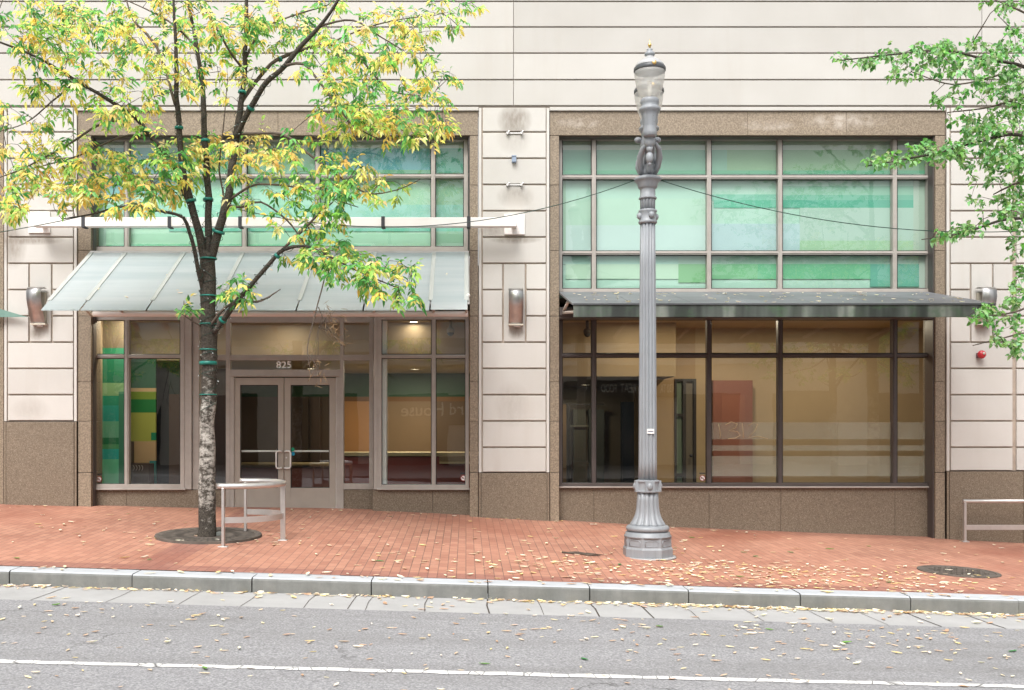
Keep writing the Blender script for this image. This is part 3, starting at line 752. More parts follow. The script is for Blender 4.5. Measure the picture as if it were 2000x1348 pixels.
for (px, py, Yq, zc, lb_) in ((1147, 652, 2.2, CEIL, 'black dome security camera hanging from the ceiling by the dark corridor'), (880, 650, 2.2, CEIL, 'glass dome security camera hanging from the ceiling above the maroon counter')):
    c = W(px, py, Yq); t_ = thing('security_camera', lb_, 'camera', c)
    s = MB(); s.lathe([(.065, c[2]), (.075, c[2]+.05), (.055, c[2]+.09), (.03, c[2]+.1), (.03, zc)], (c[0], c[1], 0), 14, paint(60,56,50) if px > 1000 else paint(150,145,130)); s.build('housing', t_)
    s = MB(); s.ball(c, .062, M['black'] if px > 1000 else paint(70,90,105), 14, 8); s.build('dome', t_)
# ceiling downlights: some seen lit through the glass, the looped ones added
M['lit'] = m_emit('lit_diffuser', (1,.86,.62,1), 9.0)
DL = [(808, 632, CEIL, 1), (1150, 641, CEIL, 2), (1143, 736, 2.46, 3)]
def dl_at(x, y, z, power, label, r=.085):
    t_ = thing('ceiling_light', label, 'light', (x, y, z), 'recessed ceiling lights')
    s = MB(); s.tube([(x+(r+.008)*math.cos(a), y+(r+.008)*math.sin(a), z-.004) for a in np.linspace(0, 2*math.pi, 17)], .012, 5, paint(210,205,195)); s.build('trim_ring', t_)
    s = MB(); s.lathe([(r, -.006), (r, -.002)], (x, y, z), 16, M['lit']); s.build('diffuser', t_)
    la = bpy.data.lights.new('ceiling_lamp', 'AREA'); la.shape = 'DISK'; la.size = .3; la.energy = power; la.color = (1, .84, .62)
    lo = bpy.data.objects.new('ceiling_lamp', la); COL.objects.link(lo); lo.location = (x, y, z-.03)
d = D+2.3; dl_at(PX(808, d-D), d-D, CEIL, 1.3, 'round recessed light in the ceiling over the maroon counter')
dl_at(PX(1190, 1.2), 1.2, CEIL, 4, 'round recessed light in the ceiling next to the black dome camera')
dl_at(PX(1143, 6.0), 6.0, 2.46, 9, 'round recessed light in the low dark corridor ceiling')
for x, y, z, p, l in ((-5.75, .85, CEIL, 18, 'added recessed light over the striped green partition'), (-3.3, 1.9, CEIL, 4.5, 'added recessed light over the double doors'), (-1.1, 5.2, 2.76, 40, 'added recessed light washing the amber wall'),
                   (-3.3, 5.0, 2.76, 5, 'added recessed light over the far end of the hall'), (4.9, 1.9, CEIL, 24, 'added recessed light over the brick red panel'), (7.2, 1.9, CEIL, 26, 'added recessed light over the tan wall'), (3.2, 1.7, CEIL, 9, 'added recessed light by the tan doorway')):
    dl_at(x, y, z, p, l)  # unseen lamps added to brighten the rooms and their walls
# ================================================================== GLASS CANOPY
def lerp(a, b, t): return tuple(a[i]+(b[i]-a[i])*t for i in range(3))
Yt, Yn = .02, -1.92
cx_ = [178, 246, 360.5, 475.5, 618, 733, 848, 914]
zt = PZ(493, Yt); zn = PZ(605, Yn)
gc = thing('glass_canopy', 'sloping frosted glass canopy in seven sheets over the 825 entrance', 'canopy', (PX(546), 0, zt))
for a, c in zip(cx_[:-1], cx_[1:]):
    s = MB(); x0, x1 = PX(a, Yt)+.012, PX(c, Yt)-.012; dz = .0 if a < 840 else .012
    top = [(x0, Yt, zt+dz), (x1, Yt, zt+dz), (x1, Yn, zn+dz), (x0, Yn, zn+dz)]
    s.hexa([(p[0], p[1], p[2]-.014) for p in top]+top, M['canopy']); s.build('glass_sheet', gc)
for a in cx_[1:-1]+[180, 911]:
    s = MB(); x = PX(a, Yt)
    A = Vector((x, Yt, zt-.02)); Bq = Vector((x, Yt+(Yn-Yt)*.86, zt+(zn-zt)*.86-.02))
    for (w, dz0, dz1) in ((.045, -.03, 0), (.032, 0.024, .034)):
        mt_ = M['alu'] if dz0 < 0 else paint(176,178,174)
        s.hexa([(x-w, A.y, A.z+dz0), (x+w, A.y, A.z+dz0), (x+w, Bq.y, Bq.z+dz0), (x-w, Bq.y, Bq.z+dz0), (x-w, A.y, A.z+dz1), (x+w, A.y, A.z+dz1), (x+w, Bq.y, Bq.z+dz1), (x-w, Bq.y, Bq.z+dz1)], mt_)
    s.build('rafter', gc)
    s = MB(); xb = x; zr = PZ(616, -.1)
    s.tube([(xb, .02, zr), (xb, -1.1, zt+(zn-zt)*.58-.05)], .022, 6, paint(200,188,178)); s.ball((xb+.0, -1.05, zt+(zn-zt)*.56-.05), .035, M['alu'], 8, 6); s.build('strut', gc)
s = MB(); s.pbox(176, 916, 490, 495, .0, .12, paint(196,192,190)); s.build('wall_channel', gc, .003)
s = MB(); zr = PZ(613.5, -.12); s.tube([(PX(182, -.12), -.12, zr), (PX(914, -.12), -.12, zr)], .045, 10, paint(226,214,205)); s.build('support_pipe', gc)
s = MB(); c = W(914.5, 577, -1.5); s.tube([W(915, 505, -.2), W(915, 590, -1.55)], .018, 6, M['alu']); s.ball(c, .03, M['white'], 8, 6); s.build('edge_bracket', gc)
# glass fin of the neighbouring canopy
s = MB(); a, b_, c = W(-200, 545, -.12), W(53, 619, -.12), W(-200, 622, -.12)
s.add([a, c, b_, (a[0], -.1, a[2]), (c[0], -.1, c[2]), (b_[0], -.1, b_[2])], [(0,1,2), (5,4,3), (0,3,4,1), (1,4,5,2), (2,5,3,0)], m_plain('green_glass_edge', (.18,.30,.26), .1))
tag(s.build('glass_fin'), 'tapering green glass fin pointing at the curved wall lamp by the corner', 'canopy fin')
# ================================================================== METAL CANOPY
mc = thing('metal_canopy', 'dark sheet metal canopy with green stained front over the wide window', 'canopy', (PX(1455), 0, PZ(569)))
Yn2 = -1.9; x0, x1 = PX(1093), PX(1822); zt2 = PZ(569); zn2 = PZ(592, Yn2)
s = MB(); n = 7
for k in range(n):
    a = x0+(x1-x0)*k/n; c = x0+(x1-x0)*(k+1)/n
    top = [(a+.003, .2, zt2+.02), (c-.003, .2, zt2+.02), (c-.003, Yn2, zn2), (a+.003, Yn2, zn2)]
    s.hexa([(p[0], p[1], p[2]-.03) for p in top]+top, M['zinc'])
s.build('roof_sheet', mc, .003)
s = MB(); s.box(x0+.02, x1, Yn2-.012, Yn2+.03, PZ(619.5, Yn2), zn2-.012, M['fascia']); s.box(x0+.015, x1+.004, Yn2-.03, Yn2+.03, zn2-.03, zn2-.004, M['lampdark']); s.build('fascia', mc, .003)
zb2 = PZ(619.5, Yn2)
s = MB(); s.hexa([(x1-.03, .1, zt2-.3), (x1, .1, zt2-.3), (x1, Yn2+.03, zb2), (x1-.03, Yn2+.03, zb2), (x1-.03, .1, zt2-.04), (x1, .1, zt2-.04), (x1, Yn2+.03, zn2-.04), (x1-.03, Yn2+.03, zn2-.04)], M['fascia']); s.build('side_plate', mc)
for k in range(6):
    x = x0+.06+(x1-x0-.14)*k/5; s = MB()
    s.tube([(x, -.0, PZ(611)), (x, Yn2+.06, zn2-.12)], .03, 4, paint(190,178,168)); s.tube([(x, -.0, PZ(609)), (x, -.75, zn2+.16)], .025, 4, paint(200,188,178)); s.build('bracket', mc)
s = MB(); s.box(x0, x1, -.04, .04, PZ(616), PZ(604), M['framedark']); s.box(x0, x1, .0, .2, PZ(622), PZ(600), M['framedark']); s.build('wall_rail', mc)
# ================================================================== WHITE BANNER BAR
bb = thing('banner_bar', 'long white square tube with black clamps fixed across the window above the entrance', 'banner rail', W(540, 433, 0))
s = MB(); s.pbox(64, 1009, 424.5, 442, -.42, -.28, M['white']); s.build('tube', bb, .006)
for (a, c, u, v) in ((55, 97, 413, 455), (985, 1025, 418, 458)):
    s = MB(); s.pbox(a, c, u, v, -.045, -.012, M['white']); m = (a+c)/2
    s.pbox(m-5, m+5, 428, 440, -.28, -.045, M['white']); s.build('wall_plate', bb, .004)
for p in (162, 330.5, 468.5, 748, 915.5):
    s = MB(); s.pbox(p-3.5, p+3.5, 422.5, 444, -.428, -.27, M['black']); s.build('clamp', bb, .003)
# ================================================================== CURVED WALL LAMPS
def sconce(cpx, ytop, ybot, label):
    x = PX(cpx); zt_, zb_ = PZ(ytop), PZ(ybot); h = zt_-zb_
    t_ = thing('wall_lamp', label, 'wall lamp', (x, 0, zb_), 'curved steel wall lamps on the pilasters')
    w = .115
    prof = [(-.05, .985), (-.12, 1.0), (-.19, .99), (-.24, .955), (-.268, .89), (-.275, .80), (-.274, .70), (-.262, .60), (-.238, .50), (-.208, .40), (-.178, .30), (-.150, .20), (-.126, .11), (-.112, .05)]
    s = MB(); vs = []
    for (y, q) in prof:
        for xx in (x-w, x+w): vs.append((xx, y, zb_+q*h))
    for (y, q) in prof:
        for xx in (x-w, x+w): vs.append((xx, y+.012, zb_+q*h-.006))
    n = len(prof); fs = [(2*k, 2*k+1, 2*k+3, 2*k+2) for k in range(n-1)]+[(2*n+2*k, 2*n+2*k+2, 2*n+2*k+3, 2*n+2*k+1) for k in range(n-1)]
    fs += [(2*k, 2*k+2, 2*n+2*k+2, 2*n+2*k) for k in range(n-1)]+[(2*k+1, 2*n+2*k+1, 2*n+2*k+3, 2*k+3) for k in range(n-1)]
    s.add(vs, fs, M['sconce'], True); s.build('curved_shield', t_)
    s = MB(); s.box(x-w*.8, x+w*.95, -.085, -.012, zb_+.06*h, zb_+.88*h, paint(170,165,150)); s.build('lamp_box', t_, .02)
    s = MB(); s.box(x-w, x+w*1.1, -.135, -.02, zb_, zb_+.04*h, paint(196,188,172)); s.tube([(x+w*.2-.05, -.10, zb_-.005), (x+w*.2+.06, -.10, zb_-.005)], .024, 8, M['steel']); s.build('base_lip', t_)
    return t_
sconce(79.5, 563, 636, 'curved steel wall lamp on the corner pilaster beside the tip of the glass canopy')
sconce(1006.5, 566, 637, 'curved steel wall lamp with rusty red streaks on the pilaster between both canopies')
sconce(1916, 563, 636, 'curved steel wall lamp half behind the corner of the metal canopy')
# small fittings on the middle pilaster
for py, which in ((260, 'upper'), (361, 'lower')):
    t_ = thing('hook_bracket', f'{which} pair of small steel bolts left on the middle pilaster', 'bracket', W(1005, py, 0), 'old sign fixings on the pilaster')
    for px in (991, 1018):
        s = MB(); c = W(px, py, -.05); s.tube([(c[0], 0, c[2]), (c[0], -.07, c[2])], .02, 8, M['alu']); s.tube([(c[0]+.01, -.05, c[2]-.01), (c[0]+.03, -.07, c[2]+.035)], .014, 6, M['steel']); s.build('bolt', t_)
    s = MB(); s.pbox(991, 1018, py-1.2, py+1.2, -.03, -.014, M['alu']); s.build('rail', t_)
t_ = thing('junction_box', 'small grey junction box on the middle pilaster between two pairs of bolts', 'junction box', W(1004, 310, 0))
s = MB(); s.pbox(1000, 1008.5, 304, 316, -.09, -.012, paint(135,150,170)); s.build('box', t_, .006)
s = MB(); s.pbox(999.5, 1009, 303, 305, -.1, -.012, paint(150,162,180)); s.build('lid', t_, .003)
bl = thing('alarm_bell', 'round red alarm bell low on the outer pilaster', 'alarm bell', W(1917, 692, 0))
c = W(1917.5, 692.5, -.10)
s = MB(); s.ball(c, .068, M['redpaint'], 16, 10, (1, .75, 1)); s.build('dome', bl)
s = MB(); s.ball((c[0]+.01, c[1]-.045, c[2]+.012), .022, paint(190,190,180), 10, 6); s.build('cap', bl)
s = MB(); s.box(c[0]-.05, c[0]+.03, -.1, -.012, c[2]-.055, c[2]+.03, paint(90,40,60)); s.build('back_box', bl, .01)
# ================================================================== STREET LAMP
dl = 12.85; LY = dl-D; LX = (1265-VX)*dl/F; kpx = dl/F
def lz(py): return ZC+(HY-py)*kpx
lz0 = zground(LX, LY)
LP = thing('street_lamp', 'ornate grey fluted street lamp with two glass lanterns set one behind the other', 'street lamp', (LX, LY, lz0))
def prof(pts): return [(hw_*kpx, lz(y)) for hw_, y in pts]
s = MB(); s.lathe(prof([(49,1108),(49,1070),(47.5,1068),(46.5,1066),(46,1050),(46.8,1047)]), (LX, LY, 0), 8, M['lamp'], False, rot=R(22.5))
for q in range(8):      # raised panels on the octagon
    a = R(45*q-90); rr = 46*kpx*math.cos(R(22.5)); cxp, cyp = LX+rr*math.cos(a), LY+rr*math.sin(a); ta = (-math.sin(a), math.cos(a)); w = 12*kpx
    loop = [(-w, 1064), (w, 1064), (w*1.05, 1055), (w*.75, 1052.5), (-w*.75, 1052.5), (-w*1.05, 1055), (-w, 1064)]
    s.tube([(cxp+ta[0]*u, cyp+ta[1]*u, lz(v)) for u, v in loop], .008, 5, M['lamp'])
s.lathe(prof([(46,1048),(45.2,1045),(43,1043),(43,1039),(39,1038),(37.5,1036.5)]), (LX, LY, 0), 40, M['lamp'])
s.build('plinth', LP)
s = MB(); s.lathe(prof([(36,1037),(40,1036.5),(42,1033),(42,1030),(39.5,1026.5),(35,1025)]), (LX, LY, 0), 48, M['lamp'], flute=lambda j, a: 1+.02*math.sin(24*a)*(j in (2, 3))); s.build('torus_ring', LP)
fl_ = lambda k: (lambda j, a: 1-k*(1-abs(math.sin(6*a)))**1.3)
s = MB(); s.lathe(prof([(35,1026),(33.5,1022),(29.5,1016),(26,1009),(23.5,1001),(22,991),(21,978),(20.3,960)]), (LX, LY, 0), 128, M['lamp'], flute=fl_(.16)); s.build('flared_foot', LP)
s = MB(); s.lathe(prof([(20.5,961.5),(23,961),(23,958.5),(21,957.5),(21,942),(23,941),(23,938),(19,937)]), (LX, LY, 0), 48, M['lamp'])
for q in range(4):
    a = R(90*q-90); rr = 22*kpx; cxp, cyp = LX+rr*math.cos(a), LY+rr*math.sin(a)
    s.ball((cxp, cyp, lz(949.5)), 7*kpx, M['lamp'], 12, 8, (1, 1, 1.2))
    u = Vector((-math.sin(a), math.cos(a), 0)); nn = Vector((math.cos(a), math.sin(a), 0)); cc = Vector((cxp, cyp, lz(949.5))); hw_ = 9*kpx
    s.hexa([cc+u*i*hw_+nn*j*.02+Vector((0,0,k*11*kpx)) for k in (-1, 1) for (i, j) in ((-1, 1), (-1, -2), (1, -2), (1, 1))], M['lamp'])
s.build('collar', LP, .002)
s = MB(); s.lathe(prof([(18.2,938),(17.6,900),(16.6,700),(15.4,520),(14.6,436)]), (LX, LY, 0), 128, M['lamp'], flute=fl_(.20)); s.build('shaft', LP)
s = MB(); s.lathe(prof([(16,438),(18,436),(18,433),(16.5,431),(16.5,416),(18,414),(17.5,411),(15,410)]), (LX, LY, 0), 48, M['lamp'])
for q in range(4):
    a = R(90*q-75); s.ball((LX+17*kpx*math.cos(a), LY+17*kpx*math.sin(a), lz(423)), 6*kpx, M['lamp'], 12, 8, (1, 1, 1.15))
s.build('collar', LP)
s = MB(); s.lathe(prof([(14.4,411),(14.8,391),(15,389.5)]), (LX, LY, 0), 96, M['lamp'], flute=fl_(.20)); s.build('shaft', LP)
s = MB(); s.lathe(prof([(15,390),(17.4,389),(17.4,386.5),(14.8,385),(14.5,372),(15,369.5),(17,368.5),(18.5,366),(20,360),(23,355),(25.8,353),(26,349),(22,347.5),(18,345),(12,343.5),(11,342)]), (LX, LY, 0), 64, M['lamp'], flute=lambda j, a: 1+(.04*math.sin(26*a) if j in (10, 11) else 0)); s.build('capital', LP)
# yoke with scrolls
s = MB(); s.lathe(prof([(10,344),(13,341),(16,336),(15,328),(12,320),(11,300),(13,292),(14.5,284),(13,276),(10,271),(9,262)]), (LX, LY, 0), 24, M['lamp'])
for q in range(4):
    a = R(90*q-90); ca, sa = math.cos(a), math.sin(a)
    def P(r, y): return (LX+ca*r*kpx, LY+sa*r*kpx, lz(y))
    s.tube([P(10,341),P(15,336),P(18,328),P(17.5,318),P(13,306),P(12,298)], [.03,.038,.042,.04,.03,.02], 8, M['lamp'])
    s.ball(P(14.5, 331), 7.5*kpx, M['lamp'], 10, 8, (1, 1, 1.5)); s.ball(P(13, 311), 5*kpx, M['lamp'], 10, 8, (1, 1, 1.3))
for sg in (-1, 1):
    s.ball((LX+sg*18.5*kpx, LY, lz(274)), 7*kpx, M['lamp'], 12, 8, (1.1, 1, .85)); s.tube([(LX, LY, lz(279)), (LX+sg*10*kpx, LY, lz(279)), (LX+sg*17*kpx, LY, lz(274))], .03, 8, M['lamp'])
    yy = sg*.40; ax = lambda v: LX+.02+.172*v
    s.tube([(LX, LY+sg*.03, lz(325)), (ax(sg*.13), LY+sg*.13, lz(308)), (ax(sg*.26), LY+sg*.26, lz(292)), (ax(sg*.36), LY+sg*.36, lz(287)), (ax(yy), LY+yy, lz(275)), (ax(yy), LY+yy, lz(262))], [.055,.06,.062,.06,.055,.05], 10, M['lamp'])
    s.tube([(LX, LY+sg*.05, lz(272)), (ax(sg*.25), LY+sg*.25, lz(276)), (ax(sg*.37), LY+sg*.37, lz(283))], [.035,.03,.028], 8, M['lamp'])
q = (ax(-.36), LY-.36, lz(292)); s.ball(q, 11.5*kpx, M['lamp'], 14, 10, (1, .8, 1.05)); s.ball((q[0], q[1]-.02, lz(281)), 9*kpx, M['lamp'], 12, 8, (1.25, .9, .6))
s.tube([(ax(-.36), LY-.36, lz(302)), (ax(-.34), LY-.34, lz(312))], [.045, .03], 10, M['lamp']); s.ball((ax(-.34), LY-.34, lz(322)), 7.5*kpx, M['lamp'], 12, 8, (1, 1, 1.5)); s.ball((ax(-.34), LY-.34, lz(334)), 3.5*kpx, M['lamp'], 8, 6)
for e in (-1, 1):
    s.tube([(LX+e*.04, LY-.30, lz(292)), (LX+e*.10, LY-.22, lz(300)), (LX+e*.125, LY-.14, lz(314)), (LX+e*.115, LY-.08, lz(330)), (LX+e*.06, LY-.03, lz(340))], [.02, .035, .042, .035, .03], 8, M['lamp'])
s.build('yoke', LP)
def lantern(yy, dx):
    dd = dl-.40; kk = dd/F
    c = (LX+dx, LY+yy, 0)
    def z2(py): return ZC+(HY-py)*kk
    def pr(pts): return [(h*kk, z2(y)) for h, y in pts]
    s = MB(); s.lathe(pr([(11,268),(13.5,265),(14,258),(12.5,250),(13,246),(15,228),(17,220),(20.5,217),(21,213),(18,210),(16,208),(17.5,204),(18.3,200),(18.3,196),(17,194)]), c, 32, M['lamp'], flute=lambda j, a: 1+(.04*math.sin(12*a) if 4 <= j <= 6 else 0))
    holder = s.build('lantern_holder', LP)
    s = MB(); s.lathe(pr([(16,195),(18,192),(21,184),(25,172),(28,158),(29.5,146),(29.8,141)]), c, 40, M['globe']); s.build('globe', holder)
    s = MB(); s.lathe(pr([(4,194),(5,180),(5,160),(3.5,150)]), c, 12, paint(230,225,215)); s.build('bulb', holder)
    s = MB(); s.lathe(pr([(29.8,141),(31,139),(31,134),(29.5,131.5)]), c, 40, M['lampdark']); s.build('rim_band', holder)
    s = MB(); s.ball((c[0]+.02, c[1]-31*kk, z2(133)), 4.4*kk, M['gold'], 12, 8, (1, .5, 1)); s.build('badge', holder)
    s = MB(); s.lathe(pr([(29.5,132),(27,127),(24,123.5),(19,119.5),(14,116.5),(9,113.5),(8,111)]), c, 40, M.setdefault('capmetal', m_plain('pale_cap_metal', (.50,.50,.50), .35, .3))); s.build('dome', holder)
    s = MB(); s.lathe(pr([(6.5,114),(7.5,110),(10,107.5),(10,104.5),(7,102),(5,99),(6,97),(3,95)]), c, 20, M['lamp']); s.build('cap', holder)
    s = MB(); s.lathe(pr([(2.5,96),(1.5,92),(3.6,89.5),(3.6,86.5),(1.5,84.5),(.8,82),(.3,76)]), c, 12, M['gold']); s.build('finial', holder)
lantern(-.40, -.0475); lantern(.40, .09)
s = MB(); c = (LX, LY-17.9*kpx, lz(842.5)); s.box(c[0]-.028, c[0]+.06, c[1]-.004, c[1]+.03, c[2]-.03, c[2]+.03, M['white']); s.box(c[0]-.02, c[0]+.05, c[1]-.006, c[1]-.004, c[2]-.008, c[2]+.008, paint(120,120,130))
tag(s.build('number_plate'), 'small white number tag stuck on the fluted lamp shaft', 'tag')
s = MB(); s.lathe([(.365, -.01), (.36, .008), (.34, .01)], (LX, LY, lz0-.004), 24, M['gutter']); o = s.build('footing'); o['kind'] = 'structure'
# ================================================================== TREES
TD = 13.26; TY = TD-D; TX = (405-VX)*TD/F
GREENS = [rgb(146,202,92), rgb(104,176,88), rgb(182,222,112), rgb(78,144,74), rgb(124,190,112)]
YELL = [rgb(253,230,132), rgb(252,220,108), rgb(254,240,176), rgb(250,216,124), rgb(246,240,150), rgb(226,234,126)]
def leaf_geo(P, dirv, nrm, L, wid):
    """leaflet of six points folded along its midrib"""
    d = dirv.normalized(); n = (nrm-d*nrm.dot(d))
    if n.length < 1e-4: n = d.orthogonal()
    n.normalize(); sd = d.cross(n); up = n*(wid*.35); dr = Vector((0,0,-1))
    return [P, P+d*L*.34+sd*wid*.5+up, P+d*L*.68+sd*wid*.36+up*.7+dr*L*.05, P+d*L+dr*L*.12, P+d*L*.68-sd*wid*.36+up*.7+dr*L*.05, P+d*L*.34-sd*wid*.5+up]
LF = [(0,1,2,3), (3,4,5,0)]
def rv(): return Vector((random.gauss(0,1), random.gauss(0,1), random.gauss(0,1))).normalized()
def build_tree(base, limbs, clusters, name, label, group, depth, kind, ymin, ymax, trunk_n):
    root = thing(name, label, 'tree', base, group)
    k = depth/F
    def PT(p): return Vector(W(p[0], p[1], depth-D+p[2]))
    tr = MB(); nodes = []
    for li, lb_ in enumerate(limbs):
        pts = [PT(p) for p in lb_]; rad = [p[3]*k*(1 if li == 0 else .86) for p in lb_]
        # smooth resampling (Catmull-Rom) with a little wander
        out, ro = [], []
        for i in range(len(pts)-1):
            p0, p1, p2, p3 = pts[max(i-1,0)], pts[i], pts[i+1], pts[min(i+2, len(pts)-1)]
            ns = max(2, int((p2-p1).length/.09))
            for q in range(ns):
                t = q/ns
                v = .5*((2*p1)+(p2-p0)*t+(2*p0-5*p1+4*p2-p3)*t*t+(3*p1-p0-3*p2+p3)*t**3)
                rr = rad[i]+(rad[i+1]-rad[i])*t
                if li > 0 or i > 0: v = v+mnoise.noise_vector(v*3.1)*min(.02, rr*.5)
                out.append(v); ro.append(rr*(1+.10*mnoise.noise(v*6)))
        out.append(pts[-1]); ro.append(rad[-1])
        tr.tube(out, ro, trunk_n if li == 0 else (8 if ro[0] > .03 else 6), M['bark'] if ro[0] > .03 else M['twig'])
        if li > 0: nodes += [(v, r) for v, r in zip(out, ro)]
    if kind == 'ash': tr.build('trunk', root)
    # twig tips, each tied back to the nearest wood
    tips = []
    for (cx, cy, rx, ry, n, yel) in clusters:
        if kind == 'ash': n = int(n*(1.5 if cy < 120 and cx < 620 else 1.2 if cx < 330 and cy < 420 else 1.0))
        for _ in range(n):
            a = random.uniform(0, 2*math.pi); q = math.sqrt(random.random())
            px, py = cx+rx*q*math.cos(a), cy+ry*q*math.sin(a)
            near = min(nodes, key=lambda nd: (nd[0].x-(px-VX)*k)**2+(nd[0].z-(ZC+(HY-py)*k))**2)
            dy = (near[0].y-(depth-D))+random.gauss(0, .42)
            dy = min(ymax, max(ymin, dy))
            tips.append((PT((px, py, dy)), yel))
    arr = np.array([tuple(v) for v, r in nodes]); rads = [r for v, r in nodes]
    dist = [float(np.min(np.sum((arr-np.array(t[0]))**2, axis=1))) for t in tips]
    order = sorted(range(len(tips)), key=lambda i: dist[i])
    tw = MB() if kind == 'ash' else tr; cr = MB(); cols = []
    pts_l = list(arr); buf = np.zeros((len(arr)+len(tips)*3, 3)); buf[:len(arr)] = arr; cnt = len(arr)
    for i in order:
        T, yel = tips[i]; tv = np.array(T)
        d2 = np.sum((buf[:cnt]-tv)**2, axis=1); j = int(np.argmin(d2)); A = Vector(buf[j]); Ld = math.sqrt(d2[j])
        mid = A.lerp(T, .5)+Vector((random.gauss(0,.05), random.gauss(0,.05), .06+random.gauss(0,.04)))*min(1, Ld/.5)
        r0 = min(.010, .0028+.008*Ld); path = [A, A.lerp(mid, .5), mid, mid.lerp(T, .55)+Vector((0,0,.01)), T]
        tw.tube(path, [r0, r0*.85, r0*.7, r0*.5, .0016], 4, M['twig'], True, False)
        for v in (mid, A.lerp(T, .8), T): buf[cnt] = tuple(v); cnt += 1
        dirv = (T-mid).normalized() if (T-mid).length > 1e-4 else rv()
        if kind == 'ash':
            for c in range(random.choice((3, 3, 4, 4))):
                tt = random.uniform(.35, 1.0); P0 = path[2].lerp(T, tt) if tt < 1 else T
                rd = (dirv*.7+rv()*.8+Vector((0,0,-.25))).normalized(); Lr = random.uniform(.10, .17)
                iy = random.random() < yel; base_c = random.choice(YELL if iy else GREENS); sh = random.uniform(.8, 1.2)
                nl = random.choice((2, 2, 3)); side = rd.cross(Vector((0,0,1)));
                if side.length < .1: side = Vector((1,0,0))
                side.normalize()
                tw.tube([P0, P0+rd*Lr], [.0022, .001], 3, M['twig'], True, False)
                hang = Vector((0,0,-random.uniform(.15, .9)))
                leafs = [(P0+rd*Lr, rd+hang*.6)]
                for q in range(nl):
                    pp = P0+rd*Lr*(q+.7)/(nl+.4)
                    for sg in (-1, 1): leafs.append((pp, side*sg*.8+rd*.5+hang))
                for (pp, dv) in leafs:
                    if random.random() < .1: continue
                    L = random.uniform(.06, .115); cc = [min(1, x*sh*random.uniform(.88, 1.12)) for x in base_c[:3]]
                    if random.random() < .08: cc = list((YELL if not iy else GREENS)[0][:3])
                    g = leaf_geo(pp, dv+rv()*.3, Vector((0,-.9,.9))+rv()*.5, L, L*random.uniform(.30, .42))
                    cr.add(g, LF, M['leaf'], True); cols += [(*cc, 1)]*6
        else:
            for c in range(random.choice((6, 7, 8, 9))):
                P0 = path[2].lerp(T, random.uniform(-.2, 1.0)) if random.random() < .8 else T
                P0 = P0+rv()*.035
                base_c = random.choice(ELM); cc = [min(1, x*random.uniform(.8, 1.2)) for x in base_c[:3]]
                L = random.uniform(.05, .085)
                g = leaf_geo(P0, dirv*.5+rv()+Vector((0,0,-.3)), Vector((0,-.8,.7))+rv()*.7, L, L*random.uniform(.55, .7))
                cr.add(g, LF, M['leaf'], True); cols += [(*cc, 1)]*6
    tw.build('branches' if kind == 'ash' else 'trunk', root); cr.build('crown', root, colors=cols)
    return root, nodes
ELM = [rgb(118,172,92), rgb(142,190,118), rgb(82,142,66), rgb(164,204,144), rgb(122,178,84), rgb(170,208,150)]
